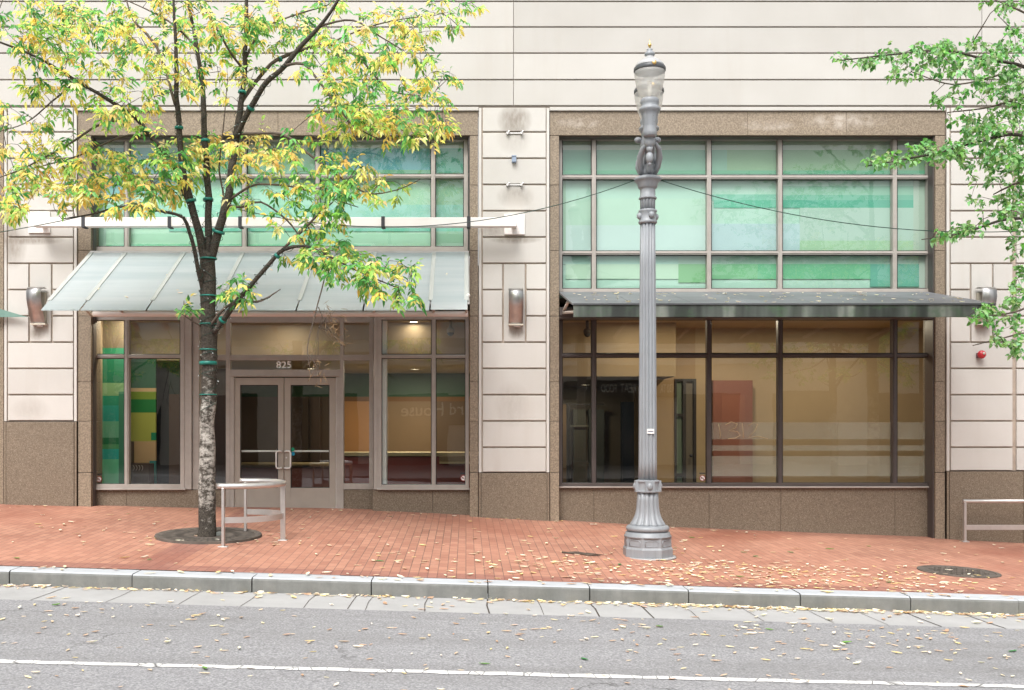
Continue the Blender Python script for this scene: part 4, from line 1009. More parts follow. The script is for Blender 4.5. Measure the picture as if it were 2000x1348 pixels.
limbs = [
 [(405,1056,0,20),(404.5,1030,0,18),(404,1000,0,16.8),(404,900,0,15.6),(406,800,0,14.8),(408,700,0,15),(408,640,0,15.5),(407,600,0,14.6),(407,540,0,14.6),(406,512,0,15),(406,492,0,12)],
 [(407,515,0,9.5),(406,470,.02,9),(407,400,.05,8.2),(402,285,.1,7.3),(396,178,.15,5.8),(384,89,.2,4.3),(368,10,.3,3.3),(355,-70,.4,2)],
 [(404,525,0,10),(392,470,-.03,9.5),(375,402,-.08,8.6),(358,330,-.15,7.4),(350,260,-.22,6.6),(345,148,-.3,5),(342,60,-.4,3.5),(335,-60,-.45,2)],
 [(409,520,0,10.5),(424,463,-.05,10),(445,386,-.1,9.2),(463,252,-.1,7.8),(472,190,-.1,6.4),(478,133,-.1,5.4),(482,0,-.1,4.3),(484,-90,-.1,2.6)],
 [(457,275,-.1,6),(485,220,-.3,6.2),(515,169,-.45,6),(557,128,-.6,5.4),(592,86,-.7,5),(628,48,-.8,4),(655,10,-.9,3),(690,-60,-1,2)],
 [(472,200,-.1,4.5),(500,160,.1,4.3),(539,119,.25,4.2),(583,101,.4,4),(640,88,.5,3),(702,113,.6,2.6),(726,142,.65,2.3),(764,178,.7,1.9),(821,187,.7,1.1)],
 [(557,128,-.6,3.2),(592,125,-.8,3),(619,154,-.9,2.8),(658,205,-1,2.4),(690,245,-1.1,1.8),(740,272,-1.1,1)],
 [(372,400,-.08,6),(340,330,-.3,5.6),(323,300,-.4,5.4),(290,262,-.5,5),(261,228,-.6,4.6),(205,190,-.8,4),(148,157,-.9,3.5),(74,113,-1.1,2.7),(0,83,-1.2,2),(-60,60,-1.3,1.2)],
 [(262,232,-.6,3),(225,236,-.6,2.8),(190,246,-.6,2.5),(119,291,-.7,2.1),(45,329,-.8,1.5),(-10,350,-.8,.9)],
 [(343,205,-.28,3.6),(335,175,-.3,3.6),(312,104,-.2,3.2),(285,65,-.1,2.8),(261,39,0,2.4),(240,-20,.1,1.5)],
 [(399,580,0,5.4),(386,520,-.2,4.8),(370,455,-.35,4.2),(358,425,-.45,3.8),(325,414,-.55,3.2),(290,409,-.6,3),(240,404,-.6,2.6),(180,418,-.6,2),(120,428,-.6,1.2)],
 [(292,265,-.5,2.4),(235,268,-.4,2.2),(150,305,-.35,1.8),(60,330,-.3,1.2)],
 [(418,648,-.08,7),(430,632,-.15,6.6),(456,596,-.3,6),(492,554,-.45,5.4),(534,506,-.6,4.8),(557,487,-.65,4.2),(596,481,-.7,3),(640,500,-.75,2.4),(700,530,-.8,1.8),(770,560,-.85,1.1)],
 [(552,488,-.65,3.2),(593,448,-.6,2.9),(621,420,-.55,2.3),(650,395,-.5,1.5)],
 [(466,262,-.1,3.2),(494,261,-.3,3),(554,264,-.5,2.8),(598,297,-.6,2.6),(658,341,-.7,2.2),(717,377,-.8,1.7),(776,371,-.85,1.2),(821,350,-.9,.8)],
 [(447,392,-.1,3.2),(475,372,-.2,2.8),(503,360,-.3,2.4),(569,365,-.4,2),(640,385,-.5,1.4),(700,405,-.5,.9)],
 [(408,640,-.05,4),(440,600,-.2,3.4),(470,590,-.3,3),(510,588,-.4,2.2),(548,565,-.45,1)],
 [(482,112,-.1,3),(510,60,.2,2.5),(560,35,.4,2),(640,10,.5,1.3)], [(384,92,.2,2.8),(340,50,.4,2.2),(290,20,.5,1.6),(220,-10,.6,1)],
 [(426,455,-.05,3.4),(430,420,.1,3),(436,380,.2,2.6),(428,330,.35,2),(436,250,.4,1.6),(445,150,.5,1)],
 [(445,400,-.1,3),(470,405,-.2,2.6),(510,395,-.3,2.2),(560,430,-.35,2),(590,470,-.4,1.5),(620,520,-.45,1)],
 [(478,140,-.1,3.2),(455,110,-.3,2.6),(425,60,-.5,2),(400,20,-.6,1.2)],
 [(148,160,-.9,2.2),(100,200,-.8,1.8),(50,240,-.8,1.2),(-20,262,-.8,.8)], [(640,88,.5,2.2),(700,60,.5,1.8),(770,40,.5,1.4),(850,30,.5,.8)],
 [(628,50,-.8,2.6),(690,40,-.9,2),(740,70,-1,1.6),(790,100,-1.05,.9)],
 [(640,505,-.75,1.7),(630,560,-.8,1.6),(614,620,-.82,1.5),(600,680,-.85,1.2),(606,722,-.85,.8)], [(622,600,-.8,1.2),(640,640,-.8,1),(668,676,-.8,.7)], [(600,690,-.85,1),(615,710,-.85,.8),(624,735,-.85,.6)],
 [(352,612,-.2,.5),(372,625,-.12,1.6),(396,640,-.02,2)],
]
clusters = [(70,45,85,55,26,.55),(190,40,80,50,22,.45),(310,45,70,55,22,.55),(420,55,70,60,20,.55),(540,40,70,50,16,.35),(650,45,75,55,22,.4),(760,70,80,65,28,.55),(850,40,60,45,12,.5),(905,25,30,20,4,.3),
 (110,130,85,50,18,.5),(240,130,80,55,24,.45),(330,150,70,60,18,.6),(430,140,60,55,14,.6),(505,120,40,40,6,.3),(620,110,50,40,10,.3),(700,140,75,50,26,.45),(790,140,70,50,20,.75),(850,150,45,50,10,.6),
 (60,210,75,45,14,.55),(190,210,60,40,9,.5),(270,225,50,40,9,.4),(720,210,80,45,24,.35),(820,215,60,45,16,.5),(690,235,90,35,22,.75),(800,255,80,35,18,.7),(870,240,35,35,5,.7),(640,180,50,40,8,.4),
 (110,285,80,40,14,.5),(40,300,50,50,12,.5),(90,365,95,45,34,.65),(170,340,60,45,14,.6),(20,395,40,35,10,.6),(230,330,55,45,14,.65),(300,330,75,45,26,.35),(370,305,65,35,24,.25),(420,310,55,45,16,.7),(250,385,70,30,12,.75),(330,375,60,35,14,.5),
 (510,290,70,32,22,.85),(500,330,50,30,8,.8),(590,280,40,28,5,.3),(640,335,70,40,16,.45),(700,350,60,35,14,.55),(620,385,55,35,14,.15),(760,370,45,30,6,.6),(560,420,45,25,5,.5),(640,415,50,25,10,.2),(560,360,40,25,6,.4),(480,390,40,25,5,.2),
 (600,455,40,25,7,.4),(610,500,55,25,16,.25),(680,520,60,28,20,.15),(740,545,55,28,20,.2),(790,540,32,28,8,.55),(790,575,30,20,8,.1),(700,480,40,20,5,.1),(650,490,40,20,7,.3),
 (470,560,30,25,9,.2),(455,575,25,18,4,.1),(366,606,16,12,4,.15),(725,235,60,30,10,.8),(520,60,50,40,8,.4),(150,70,90,50,12,.5),(720,90,90,60,12,.45)]
tree, tnodes = build_tree((TX, TY, zground(TX, TY)), limbs, clusters, 'ash_tree', 'yellowing street tree with a lichen speckled stem wrapped in fairy lights', None, TD, 'ash', -1.6, 1.55, 16)
# dried seed bunches on the dead twigs
s = MB()
for (cx, cy, n) in ((648,628,26), (662,655,22), (612,712,16), (628,735,10), (640,610,10)):
    for _ in range(n):
        p = Vector(W(cx+random.gauss(0,9), cy+random.gauss(0,12), TY-.82+random.gauss(0,.05))); d_ = (rv()+Vector((.5,0,-.8))).normalized()
        s.tube([p, p+d_*.05, p+d_*.09], [.0015, .004, .001], 4, M.setdefault('seed', m_plain('dry_seed', (.30,.19,.10), .9, var=.3)), True, False)
    for _ in range(n//3):
        p = Vector(W(cx+random.gauss(0,8), cy+random.gauss(0,10), TY-.82)); s.tube([Vector(W(622, 640, TY-.8)), p], [.002, .001], 3, M['twig'], True, False)
s.build('seed_bunch', tree)
# right-hand tree: trunk stands outside the photograph
RD = 12.9
rl = [
 [(2150,1130,0,20),(2150,900,0,17),(2148,700,0,16),(2150,520,0,14),(2152,380,0,12),(2150,250,0,9),(2145,100,0,6),(2140,-60,0,3)],
 [(2150,430,0,7),(2090,330,-.2,6),(2040,280,-.3,5),(1975,262,-.4,4),(1900,280,-.5,3),(1800,305,-.6,2.2),(1690,325,-.7,1.2)],
 [(2150,260,0,6),(2080,180,-.1,5),(2000,130,-.2,4),(1920,115,-.3,3),(1850,98,-.35,2.6),(1760,105,-.4,2),(1640,118,-.5,1)],
 [(2148,540,0,6),(2090,470,-.2,5),(2030,430,-.3,4),(1960,430,-.4,3),(1880,455,-.45,2),(1800,468,-.5,1)],
 [(2149,640,0,5),(2080,580,-.3,4),(2030,590,-.4,3),(1980,610,-.5,2.2),(1905,620,-.6,1.2)], [(2080,590,-.3,3),(2030,640,-.4,2.4),(1980,655,-.5,2),(1900,675,-.6,1)],
 [(2090,330,-.2,4),(2040,340,.1,3),(1980,360,.3,2.4),(1940,380,.4,1.4)], [(2060,170,-.1,3.5),(2000,190,.2,3),(1930,210,.4,2.2),(1850,220,.5,1.2)], [(2140,120,0,4),(2060,60,.1,3),(1990,20,.2,2.2),(1930,-5,.3,1)],
 [(2000,130,-.2,2.5),(1940,150,-.3,2),(1860,165,-.3,1.6),(1780,140,-.3,1)]]
rcl = [(1690,115,65,14,20,0),(1790,108,75,22,32,0),(1880,108,70,32,44,0),(1960,120,50,35,34,0),(1990,70,25,30,14,0),(1975,15,35,20,12,0),(1920,5,20,10,3,0),(1830,140,60,14,12,0),(1760,148,30,12,8,0),
 (1910,175,50,28,26,0),(1975,180,30,40,28,0),(1860,200,40,15,8,0),(1960,250,50,45,56,0),(1890,250,40,25,22,0),(1740,312,60,16,24,0),(1830,300,60,24,38,0),(1900,300,50,28,36,0),(1960,310,45,30,40,0),(1985,350,25,35,20,0),(1930,345,40,20,10,0),
 (1960,400,30,22,14,0),(1990,420,20,40,14,0),(1840,462,40,9,10,0),(1900,448,40,12,12,0),(1960,430,35,18,14,0),(1985,480,18,30,8,0),(1900,395,30,12,5,0),(1990,540,12,18,5,0),
 (1985,580,20,28,14,0),(1940,610,40,14,16,0),(1970,630,30,14,12,0),(1915,625,20,9,6,0),(1960,665,40,12,14,0),(1985,690,18,10,5,0),(2050,250,50,120,60,0),(2050,480,50,150,40,0),(2060,60,50,60,24,0)]
RX = (2150-VX)*RD/F
rtree, _ = build_tree((RX, RD-D, zground(RX, RD-D)), rl, rcl, 'elm_tree', 'green leaved tree reaching in over the alarm bell with small leaves', None, RD, 'elm', -1.2, 1.2, 12)
# ================================================================== FAIRY LIGHTS on the tree
SL = thing('fairy_light_string', 'green fairy light string with clear bulbs and tape wound round the tree stem', 'string lights', (TX, TY, zground(TX, TY)))
s = MB(); bulbs = []
def spiral(limb, t0, t1, turns, extra=.006, step=.02):
    pts = [Vector(W(p[0], p[1], TY+p[2])) for p in limb]; rad = [p[3]*TD/F for p in limb]
    seg = [0]
    for i in range(len(pts)-1): seg.append(seg[-1]+(pts[i+1]-pts[i]).length)
    tot = seg[-1]; path = []; n = int(tot*(t1-t0)/step)*2
    for q in range(n+1):
        u = (t0+(t1-t0)*q/n)*tot; i = max(j for j in range(len(seg)) if seg[j] <= u+1e-9); i = min(i, len(pts)-2)
        f = (u-seg[i])/max(1e-6, seg[i+1]-seg[i]); c = pts[i].lerp(pts[i+1], f); r = rad[i]+(rad[i+1]-rad[i])*f
        t = (pts[i+1]-pts[i]).normalized(); a = t.orthogonal().normalized(); b_ = t.cross(a); an = 2*math.pi*turns*q/n+.4*math.sin(q*.21)
        v = c+(a*math.cos(an)+b_*math.sin(an))*(r*1.04+extra); path.append(v)
        if q % 9 == 4: bulbs.append((v, (a*math.cos(an)+b_*math.sin(an)+rv()*.6).normalized()))
    s.tube(path, .0035, 4, M['wire'], True, False)
spiral(limbs[0], .42, .98, 9); spiral(limbs[0], .45, .98, -6, .010)
spiral(limbs[1], .05, .7, 12); spiral(limbs[2], .05, .7, 13); spiral(limbs[3], .05, .7, 14); spiral(limbs[7], .05, .7, 10); spiral(limbs[10], .02, .7, 14); spiral(limbs[12], .0, .65, 12); spiral(limbs[16], 0, .9, 6); spiral(limbs[4], .0, .5, 7)
s.build('wire', SL)
random.shuffle(bulbs)
bm0 = None
for (v, d_) in bulbs[:96]:
    if bm0 is None:
        q = MB(); q.tube([(0,0,0), (0,0,.012)], .005, 6, M['wire']); q.tube([(0,0,.012), (0,0,.022), (0,0,.034)], [.0055, .0055, .001], 6, M['bulb'])
        bm0 = q.build('bulb', None); bm0.parent = SL
        o = bm0
    else:
        o = bm0.copy(); COL.objects.link(o)
    o.location = v-Vector(SL.location); o.rotation_euler = d_.to_track_quat('Z', 'Y').to_euler()
for (py, hpx, rr) in ((505.5, 3, 15.2), (578, 2.5, 14.8), (633, 2, 15.6), (709.5, 7, 15.4), (771, 2, 15.0), (683, 2, 15.4)):
    q = MB(); c = W(407, py, TY); h = hpx*TD/F; r = (rr+.6)*TD/F*1.06
    q.lathe([(r, -h/2), (r*1.02, 0), (r, h/2)], (c[0]-.002, c[1], c[2]), 18, M['teal']); q.build('tape_band', SL)
for limb, u in ((limbs[1], 3), (limbs[2], 4), (limbs[2], 3), (limbs[3], 1), (limbs[3], 4), (limbs[7], 3), (limbs[4], 1), (limbs[1], 2), (limbs[12], 1), (limbs[12], 4), (limbs[5], 2), (limbs[2], 2)):
    q = MB(); a, b_ = Vector(W(*limb[u][:2], TY+limb[u][2])), Vector(W(*limb[u+1][:2], TY+limb[u+1][2])); d_ = (b_-a).normalized(); r = limb[u][3]*TD/F*1.2+.002
    q.tube([a+d_*.05, a+d_*.085], r, 10, M['teal']); q.build('tape_band', SL)
def cable(p0, p1, sag, name, label, n=24, r=.0055):
    A, Bq = Vector(p0), Vector(p1); q = MB()
    q.tube([A.lerp(Bq, t/n)+Vector((0,0,-sag*4*(t/n)*(1-t/n))) for t in range(n+1)], r, 5, M['wire']); return tag(q.build(name), label, 'cable', 'cables strung between trees and lamp')
cable(W(445, 404, TY-.1), (LX-.16, LY, lz(352)), .42, 'hanging_cable', 'thin dark cable hanging between the yellowing tree and the street lamp')
cable((LX+.16, LY, lz(352)), W(2080, 446, RD-D-.2), .27, 'hanging_cable', 'thin dark cable hanging between the street lamp and the green tree')
cable(W(-260, 486, TY-.6), W(178, 419, TY-.6), .05, 'hanging_cable', 'thin dark cable running from the arching branch out past the corner pilaster')
# ================================================================== TREE GRATE, GUARDS, MANHOLE
tg = thing('tree_grate', 'round cast iron tree grate at the foot of the yellowing tree', 'tree grate', (TX+.02, TY, zground(TX, TY)))
cxg, cyg = TX+.02, TY+.0; Rg = .69
def gz(x, y): return zground(x, y)
s = MB(); nseg = 96; ring = []
for (r, dz) in ((.20, -.03), (.20, .018), (.30, .022), (.62, .022), (.66, .034), (Rg, .03), (Rg+.01, -.03)):
    ring.append([(cxg+r*math.cos(2*math.pi*q/nseg), cyg+r*math.sin(2*math.pi*q/nseg), 0, dz, r) for q in range(nseg)])
vs = [(x, y, gz(x, y)+dz) for rg in ring for (x, y, _, dz, r) in rg]; fs = []
for j in range(len(ring)-1):
    for q in range(nseg): fs.append((j*nseg+q, j*nseg+(q+1) % nseg, (j+1)*nseg+(q+1) % nseg, (j+1)*nseg+q))
s.add(vs, fs, M['iron']); s.build('rim', tg)
s = MB()       # radial slots
for q in range(42):
    a = 2*math.pi*q/42
    for (r0, r1) in ((.32, .43), (.48, .60)):
        u = Vector((math.cos(a), math.sin(a), 0)); t = Vector((-math.sin(a), math.cos(a), 0)); pts = []
        for (r, w) in ((r0, -.006), (r1, -.008), (r1, .008), (r0, .006)):
            p = Vector((cxg, cyg, 0))+u*r+t*w; pts.append((p.x, p.y, gz(p.x, p.y)+.0265))
        s.add(pts, [(0,1,2,3)], M['gasket'])
s.build('slot_pattern', tg)
s = MB(); s.lathe([(.21, 0), (.15, .02), (.05, .03)], (cxg, cyg, gz(cxg, cyg)-.02), 20, M['soil']); s.build('soil', tg)
s = MB(); c = W(432, 1047, TY-.02); s.box(c[0]-.045, c[0]+.045, TY-.1, TY, gz(c[0], TY)+.02, gz(c[0], TY)+.07, paint(96,100,96)); s.build('uplight_box', tg, .004)
def guard_at(cx, cy, rad, hgt, label):
    t_ = thing('tree_guard', label, 'tree guard', (cx, cy, zground(cx, cy)), 'steel tree guards')
    def P(a, z): x = cx+rad*math.cos(a); y = cy+rad*math.sin(a); return (x, y, zground(cx, cy)+z)
    s = MB(); s.tube([P(a, hgt) for a in np.linspace(R(-96), R(97), 40)], .038, 10, M['alu']); s.build('top_rail', t_)
    s = MB()
    A = np.linspace(R(-90), R(90), 36)
    vs = [];
    for a in A:
        for (dr, z) in ((-.007, .27), (.007, .27), (.007, .345), (-.007, .345)):
            vs.append((cx+(rad+dr)*math.cos(a), cy+(rad+dr)*math.sin(a), zground(cx, cy)+z))
    fs = []
    for k in range(len(A)-1):
        for q in range(4): fs.append((4*k+q, 4*k+(q+1) % 4, 4*k+4+(q+1) % 4, 4*k+4+q))
    s.add(vs, fs, M['alu']); s.build('lower_band', t_)
    for a in (R(-90), R(0), R(90)):
        s = MB(); x, y, z = P(a, 0); zg = zground(x, y)-.005
        u = Vector((math.cos(a), math.sin(a), 0)); v = Vector((-u.y, u.x, 0)); pts = []
        for zz in (zg, z+hgt-.02):
            for (i, j) in ((-1, -1), (1, -1), (1, 1), (-1, 1)): pts.append(Vector((x, y, zz))+u*i*.032+v*j*.016)
        s.hexa(pts, M['alu']); s.box(x-.06, x+.06, y-.05, y+.05, zg-.01, zg+.012, M['alu']); s.build('leg', t_, .003)
    return t_
guard_at(-3.03, 13.06-D, .63, .73, 'curved steel tube guard on three legs beside the yellowing tree')
# straight rail by the granite base
gx = PX(1884, -.3); gy = -.3; gz0 = zf(gx)
gr = thing('steel_rail', 'straight steel tube rail standing close against the granite base', 'rail', (gx, gy, gz0))
zt_ = PZ(979, gy)
s = MB(); s.tube([(gx-.03, gy, zt_), (gx+2.4, gy, zt_)], .032, 10, M['alu']); s.build('top_rail', gr)
s = MB(); s.box(gx+.02, gx+2.37, gy-.006, gy+.006, PZ(1035, gy), PZ(1025.5, gy), M['alu']); s.build('lower_band', gr, .002)
for dx in (0, 2.35):
    s = MB(); s.box(gx+dx-.018, gx+dx+.018, gy-.03, gy+.03, zf(gx+dx)-.02, zt_-.02, M['alu']); s.box(gx+dx-.05, gx+dx+.05, gy-.06, gy+.06, zf(gx+dx)-.02, zf(gx+dx)+.012, M['alu']); s.build('leg', gr, .003)
# manhole
md = 12.43; mx, my = (1872-VX)*md/F, md-D
mh = thing('manhole_cover', 'round dark manhole cover in the brick pavement by the kerb', 'manhole cover', (mx, my, zground(mx, my)))
s = MB()
rings = [(.0, .008), (.38, .008), (.41, .004), (.42, .004), (.425, .012), (.475, .012), (.48, -.02)]
vs = [(mx+r*math.cos(2*math.pi*q/48), my+r*math.sin(2*math.pi*q/48), zground(mx+r*math.cos(2*math.pi*q/48), my+r*math.sin(2*math.pi*q/48))+dz) for r, dz in rings for q in range(48)]
s.add(vs, [(j*48+q, j*48+(q+1) % 48, (j+1)*48+(q+1) % 48, (j+1)*48+q) for j in range(len(rings)-1) for q in range(48)], M['iron']); s.build('rim', mh)
s = MB()
for i in range(-5, 6):
    for j in range(-5, 6):
        if i*i+j*j < 24:
            x, y = mx+i*.07+.035*(j % 2), my+j*.07; z = zground(x, y)+.008; s.box(x-.022, x+.022, y-.022, y+.022, z-.004, z+.006, M['iron'])
o = s.build('tread_pattern', mh); o['kind'] = 'stuff'
# ================================================================== FALLEN LEAVES
FL = [rgb(250,232,186), rgb(246,220,160), rgb(250,240,216), rgb(242,218,184), rgb(232,204,172), rgb(214,186,158), rgb(248,236,218), rgb(204,166,136)]
GRN = [rgb(60,130,70), rgb(110,160,70)]
def fallen_mesh(seed, col, curl):
    rnd = random.Random(seed); b = MB(); n = 7; w = rnd.uniform(.30, .44); bend = rnd.uniform(-.25, .25)
    L_, C_, R_ = [], [], []
    for q in range(n):
        t = q/(n-1); hw_ = w*.5*math.sin(math.pi*min(1, t*.92+.04))**.8*(1-.25*t)
        x = t-.5; y = bend*(t-.5)**2; lift = curl*(4*(t-.5)**2)*.22
        L_.append((x, y+hw_, .02+lift+curl*.30*hw_/w*2)); C_.append((x, y, .012+lift)); R_.append((x, y-hw_, .02+lift+curl*.26*hw_/w*2))
    vs = L_+C_+R_; fs = []
    for q in range(n-1): fs += [(q, n+q, n+q+1, q+1), (n+q, 2*n+q, 2*n+q+1, n+q+1)]
    b.add(vs, fs, M['leafdry'], True)
    m = [(*[min(1, c*rnd.uniform(.88, 1.1)) for c in col[:3]], 1) for _ in vs]
    return b, m
protos = []
for k in range(26):
    col = FL[k % len(FL)] if k < 24 else GRN[k-24]
    nm_ = 'yellow' if (k % 8) in (0, 1, 2, 3, 6) else 'brown'
    if k >= 24: nm_ = 'green'
    protos.append((fallen_mesh(k, col, [.12, .3, .6, .2][k % 4]), nm_))
spots = []
def put(x, y, z, s_, zone, kinds): spots.append((x, y, z, s_, zone, random.choice(kinds)))
yk = [i for i, p in enumerate(protos) if p[1] == 'yellow']; bk = [i for i, p in enumerate(protos) if p[1] == 'brown']; gk = [24, 25]
def inview(x, y):
    d_ = y+D; px = VX+x*F/d_; return -40 < px < 2040
def scatter(n, fx, fy, zone, kinds, smin=.06, smax=.13):
    c = 0; tries = 0
    while c < n and tries < n*30:
        tries += 1; x, y = fx(), fy()
        if not inview(x, y): continue
        if abs(x-LX) < .36 and abs(y-LY) < .36: continue
        z = zground(x, y)+.006
        put(x, y, z, random.uniform(smin, smax), zone, kinds); c += 1
U = random.uniform; G = random.gauss
scatter(170, lambda: U(-8, 9), lambda: U(-5.3, -.1), 'pavement', yk+yk+bk)
scatter(640, lambda: G(3.4, 1.5), lambda: min(-.3, max(-5.38, G(-4.5, .62))), 'pavement', yk+yk+yk+bk, .04, .11)
scatter(90, lambda: G(.6, 1.4), lambda: min(-.3, max(-5.38, G(-4.4, .6))), 'pavement', yk+yk+bk)
scatter(50, lambda: U(-3.6, 5), lambda: U(-.25, .12), 'pavement', yk+bk, .05, .09)
scatter(40, lambda: G(TX+.2, .7), lambda: G(TY-.2, .35), 'pavement', yk+bk)
scatter(14, lambda: U(-7, 6), lambda: U(-5.3, -1), 'pavement', gk)
scatter(60, lambda: U(-6, 7), lambda: U(KY+.02, KY+.27), 'kerb', yk+bk)
scatter(330, lambda: U(-6.4, 7.2), lambda: KY-.03-abs(G(0, .05)), 'gutter', yk+yk+bk, .05, .11)
scatter(260, lambda: G(3.4, 1.7), lambda: KY-.03-abs(G(0, .11)), 'gutter', yk+yk+bk, .05, .12)
scatter(45, lambda: U(-6, 7), lambda: U(GY+.05, KY-.2), 'gutter', yk+bk)
scatter(190, lambda: U(-6, 6.5), lambda: U(-8.5, -6.6), 'road', yk+bk+bk, .04, .095)
scatter(90, lambda: G(3.2, 1.7), lambda: U(-8.1, -6.6), 'road', yk+bk, .04, .095)
scatter(85, lambda: U(-4.6, 5), lambda: U(-9.8, -8.5), 'road', yk+bk+bk, .04, .08)
scatter(8, lambda: U(-5, 5), lambda: U(-9.4, -6.7), 'road', gk, .08, .13)
for _ in range(110):            # lying on the metal canopy
    x = U(x0+.1, x1-.1); t = U(.05, .98); y = .1+(Yn2-.1)*t; put(x, y, zt2+.02+(zn2-zt2-.02)*(.2-y)/(.2-Yn2)+.004, U(.05, .10), 'metal canopy', yk)
for _ in range(16):
    x = U(PX(190), PX(900)); t = U(.3, .98); put(x, Yt+(Yn-Yt)*t, zt+(zn-zt)*t+.004, U(.05, .10), 'glass canopy', yk)
spots.sort(key=lambda q: -q[3]/(q[1]+D))
bases = {}
zone_txt = {'pavement': 'on the red brick pavement', 'kerb': 'on the pale kerb', 'gutter': 'in the gutter under the kerb', 'road': 'on the grey asphalt', 'metal canopy': 'on top of the metal canopy', 'glass canopy': 'on the frosted glass canopy'}
rest = MB(); rcol = []
for k, (x, y, z, s_, zone, pi) in enumerate(spots):
    (b, cl), nm_ = protos[pi]
    rz = U(0, 6.283); slope = 0
    if zone == 'metal canopy': slope = math.atan2(zt2+.02-zn2, .2-Yn2)
    if zone == 'glass canopy': slope = math.atan2(zt-zn, Yt-Yn)
    if zone == 'gutter' and y > KY-.12: tilt = U(-.6, .6)
    else: tilt = U(-.08, .08)
    if k < 292:
        key = pi
        if key not in bases:
            o = b.build('fallen_leaf', colors=cl); bases[key] = o
        else:
            o = bases[key].copy(); COL.objects.link(o)
        o.location = (x, y, z); o.scale = (s_,)*3; o.rotation_euler = (slope+tilt, U(-.1, .1), rz)
        tag(o, f'{nm_} fallen leaf lying {zone_txt[zone]}', 'leaf', f'{nm_} fallen leaves {zone_txt[zone]}')
    else:
        ca, sa = math.cos(rz), math.sin(rz); pts = []
        for (vx, vy, vz) in b.v:
            X, Y_, Z_ = vx*s_, vy*s_, vz*s_
            Y_, Z_ = Y_*math.cos(tilt)-Z_*math.sin(tilt), Y_*math.sin(tilt)+Z_*math.cos(tilt)
            X, Y_ = X*ca-Y_*sa, X*sa+Y_*ca
            pts.append((x+X, y+Y_*math.cos(slope), z+max(Z_, .0)+Y_*math.sin(slope)))
        rest.add(pts, b.f, M['leafdry'], True); rcol += cl
o = rest.build('leaf_litter', colors=rcol); tag(o, 'scattered small yellow and brown leaf litter on pavement, gutter and road', 'leaf litter', None, 'stuff')
# a dead twig lying left of the lamp
s = MB(); 
for (pts) in ([(1098,1089),(1120,1091),(1150,1090),(1178,1092)], [(1130,1090.5),(1145,1094),(1170,1095)], [(1110,1090),(1125,1087.5),(1142,1088)]):
    q = []
    for (px, py) in pts:
        d_ = 12.78; x = (px-VX)*d_/F; yy = d_-D+(1090-py)*.03; q.append((x, yy, zground(x, yy)+.012))
    s.tube(q, [.014]*(len(q)-1)+[.004], 5, M['twig'])
tag(s.build('dead_twig'), 'dark forked dead twig on the bricks beside the lamp plinth', 'twig')
# ================================================================== ACROSS THE STREET (seen as reflections)
OB = thing('opposite_building', 'pale building across the street mirrored in the shop glass', 'building', (0, -24.2, 0))
OY = -24.2; KR = (D+.62-OY)/F
def rx(px): return (px-VX)*KR
def rzz(py): return ZC+(HY-py)*KR
s = MB(); s.box(-30, 30, -30, OY, -.4, 7.2, m_plain('opposite_stone', (.64,.59,.52), .85)); s.box(-30, 30, OY, OY+.25, 4.5, 4.85, m_plain('opposite_cornice', (.80,.77,.72), .8)); s.box(-30, 30, OY, OY+.18, 4.1, 4.3, m_plain('opposite_cornice', (.78,.75,.70), .8)); s.box(-30, 30, OY, OY+.12, 5.5, 5.7, m_plain('opposite_cornice', (.30,.27,.23), .8)); s.box(-30, 30, OY, OY+.35, 6.9, 7.4, m_plain('opposite_eave', (.35,.32,.28), .8)); s.build('wall', OB)
for k in range(14):
    s = MB(); x = -26+k*4.0; s.box(x-1.3, x+1.3, OY-.01, OY+.03, -.3, 2.9, m_plain('opposite_glass', (.035,.032,.03), .15)); s.build('window', OB)
s = MB(); s.box(rx(1095), rx(1330), OY+.03, OY+.30, rzz(776), rzz(742), m_plain('sign_band', (.03,.028,.026), .6)); sb = s.build('sign_band', OB)
ms = m_plain('sign_letter', (.75,.70,.6), .5)
for body, px in (('CLASS', 1138), ('FOOD', 1184), ('REAT', 1223), ('130 TA', 1298)):
    tx_ = text_mesh(body, 'sign_letters', .50, ms, sb, (rx(px), OY+.31, rzz(759)), R(180), .006); wd = {'CLASS': 36, 'FOOD': 31, 'REAT': 33, '130 TA': 27}[body]*KR
    tx_.scale.x = wd/max(.01, tx_.dimensions.x)
s = MB(); s.box(rx(800), rx(960), OY+.03, OY+.12, rzz(830), rzz(772), m_plain('shop_sign', (.05,.04,.035), .6)); sg_ = s.build('shop_sign', OB)
text_mesh('Yard House', 'sign_letters', .72, ms, sg_, (rx(861), OY+.13, rzz(800)), R(180), .004)
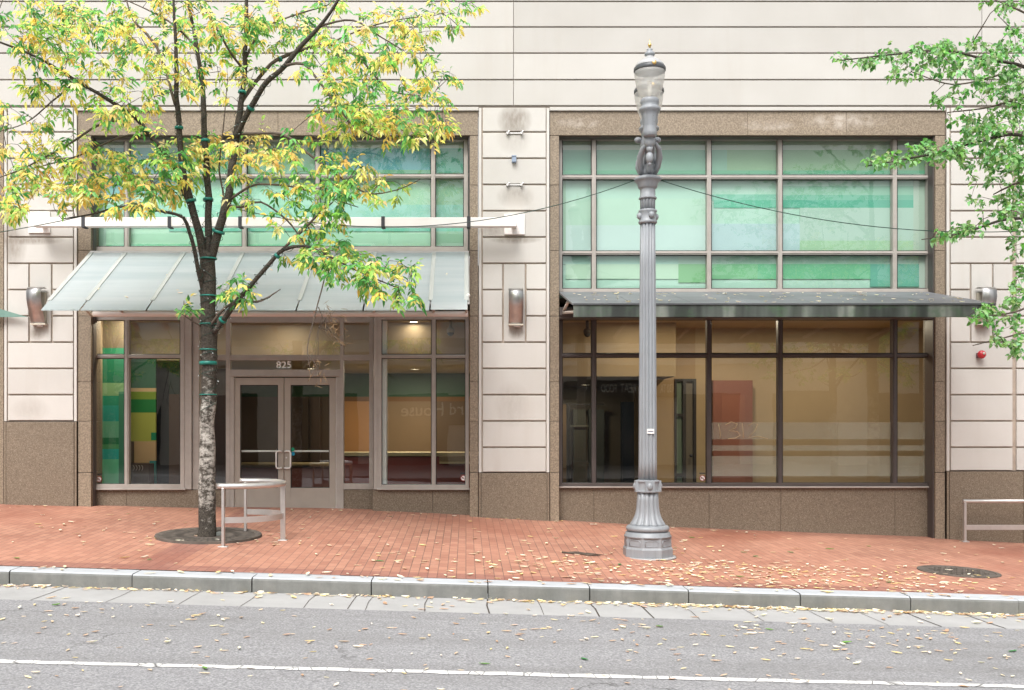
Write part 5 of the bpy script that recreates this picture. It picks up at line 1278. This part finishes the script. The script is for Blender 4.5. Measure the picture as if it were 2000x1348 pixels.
for px, dY in ((1628, -14.6), (215, -14.6)):
    kk = (D+.62-dY)/F; t2 = copy_tree(tree); t2.location = ((px-VX)*kk, dY, -.03)
    t2['label'] = ('yellowing tree across the street mirrored in the wide window' if px > 1000 else 'yellowing tree across the street mirrored in the pane over the striped partition')
    for ch in list(t2.children):
        if ch.name.startswith('seed_bunch'): bpy.data.objects.remove(ch)
# ================================================================== LIGHT, SKY, CAMERA
SUN_EL, SUN_AZ = 52, 196      # degrees; azimuth measured clockwise from +Y
w = bpy.data.worlds.new('World'); S.world = w; w.use_nodes = True; nt = w.node_tree
bg = nt.nodes['Background']; sk = nt.nodes.new('ShaderNodeTexSky'); sk.sky_type = 'NISHITA'; sk.sun_disc = False
sk.sun_elevation = R(SUN_EL); sk.sun_rotation = R(SUN_AZ); sk.air_density = 1.2; sk.dust_density = 4.0; sk.ozone_density = 1.0
hs = nt.nodes.new('ShaderNodeHueSaturation'); hs.inputs['Saturation'].default_value = .16
nt.links.new(sk.outputs[0], hs.inputs['Color']); nt.links.new(hs.outputs[0], bg.inputs['Color']); bg.inputs['Strength'].default_value = .138
sl = bpy.data.lights.new('sun', 'SUN'); sl.energy = 1.3; sl.angle = R(26); sl.color = (1, .975, .945)
so = bpy.data.objects.new('sun', sl); COL.objects.link(so)
az = R(SUN_AZ); el = R(SUN_EL); dv = Vector((math.sin(az)*math.cos(el), math.cos(az)*math.cos(el), math.sin(el)))
so.rotation_euler = dv.to_track_quat('Z', 'Y').to_euler(); so.location = dv*40
cam = bpy.data.cameras.new('camera'); co_ = bpy.data.objects.new('camera', cam); COL.objects.link(co_)
co_.location = (0, -D, ZC); co_.rotation_euler = (R(90), 0, 0)
cam.sensor_width = 36; cam.lens = 35; cam.shift_x = (1000-VX)/2000; cam.shift_y = (HY-674)/2000; cam.clip_start = .1; cam.clip_end = 800
S.camera = co_
S.view_settings.view_transform = 'Standard'; S.view_settings.look = 'None'; S.view_settings.gamma = 1; S.view_settings.exposure = 0.92
S.render.engine = 'CYCLES'; S.cycles.use_denoising = True; S.cycles.max_bounces = 8; S.cycles.transparent_max_bounces = 24
S.cycles.caustics_reflective = False; S.cycles.caustics_refractive = False
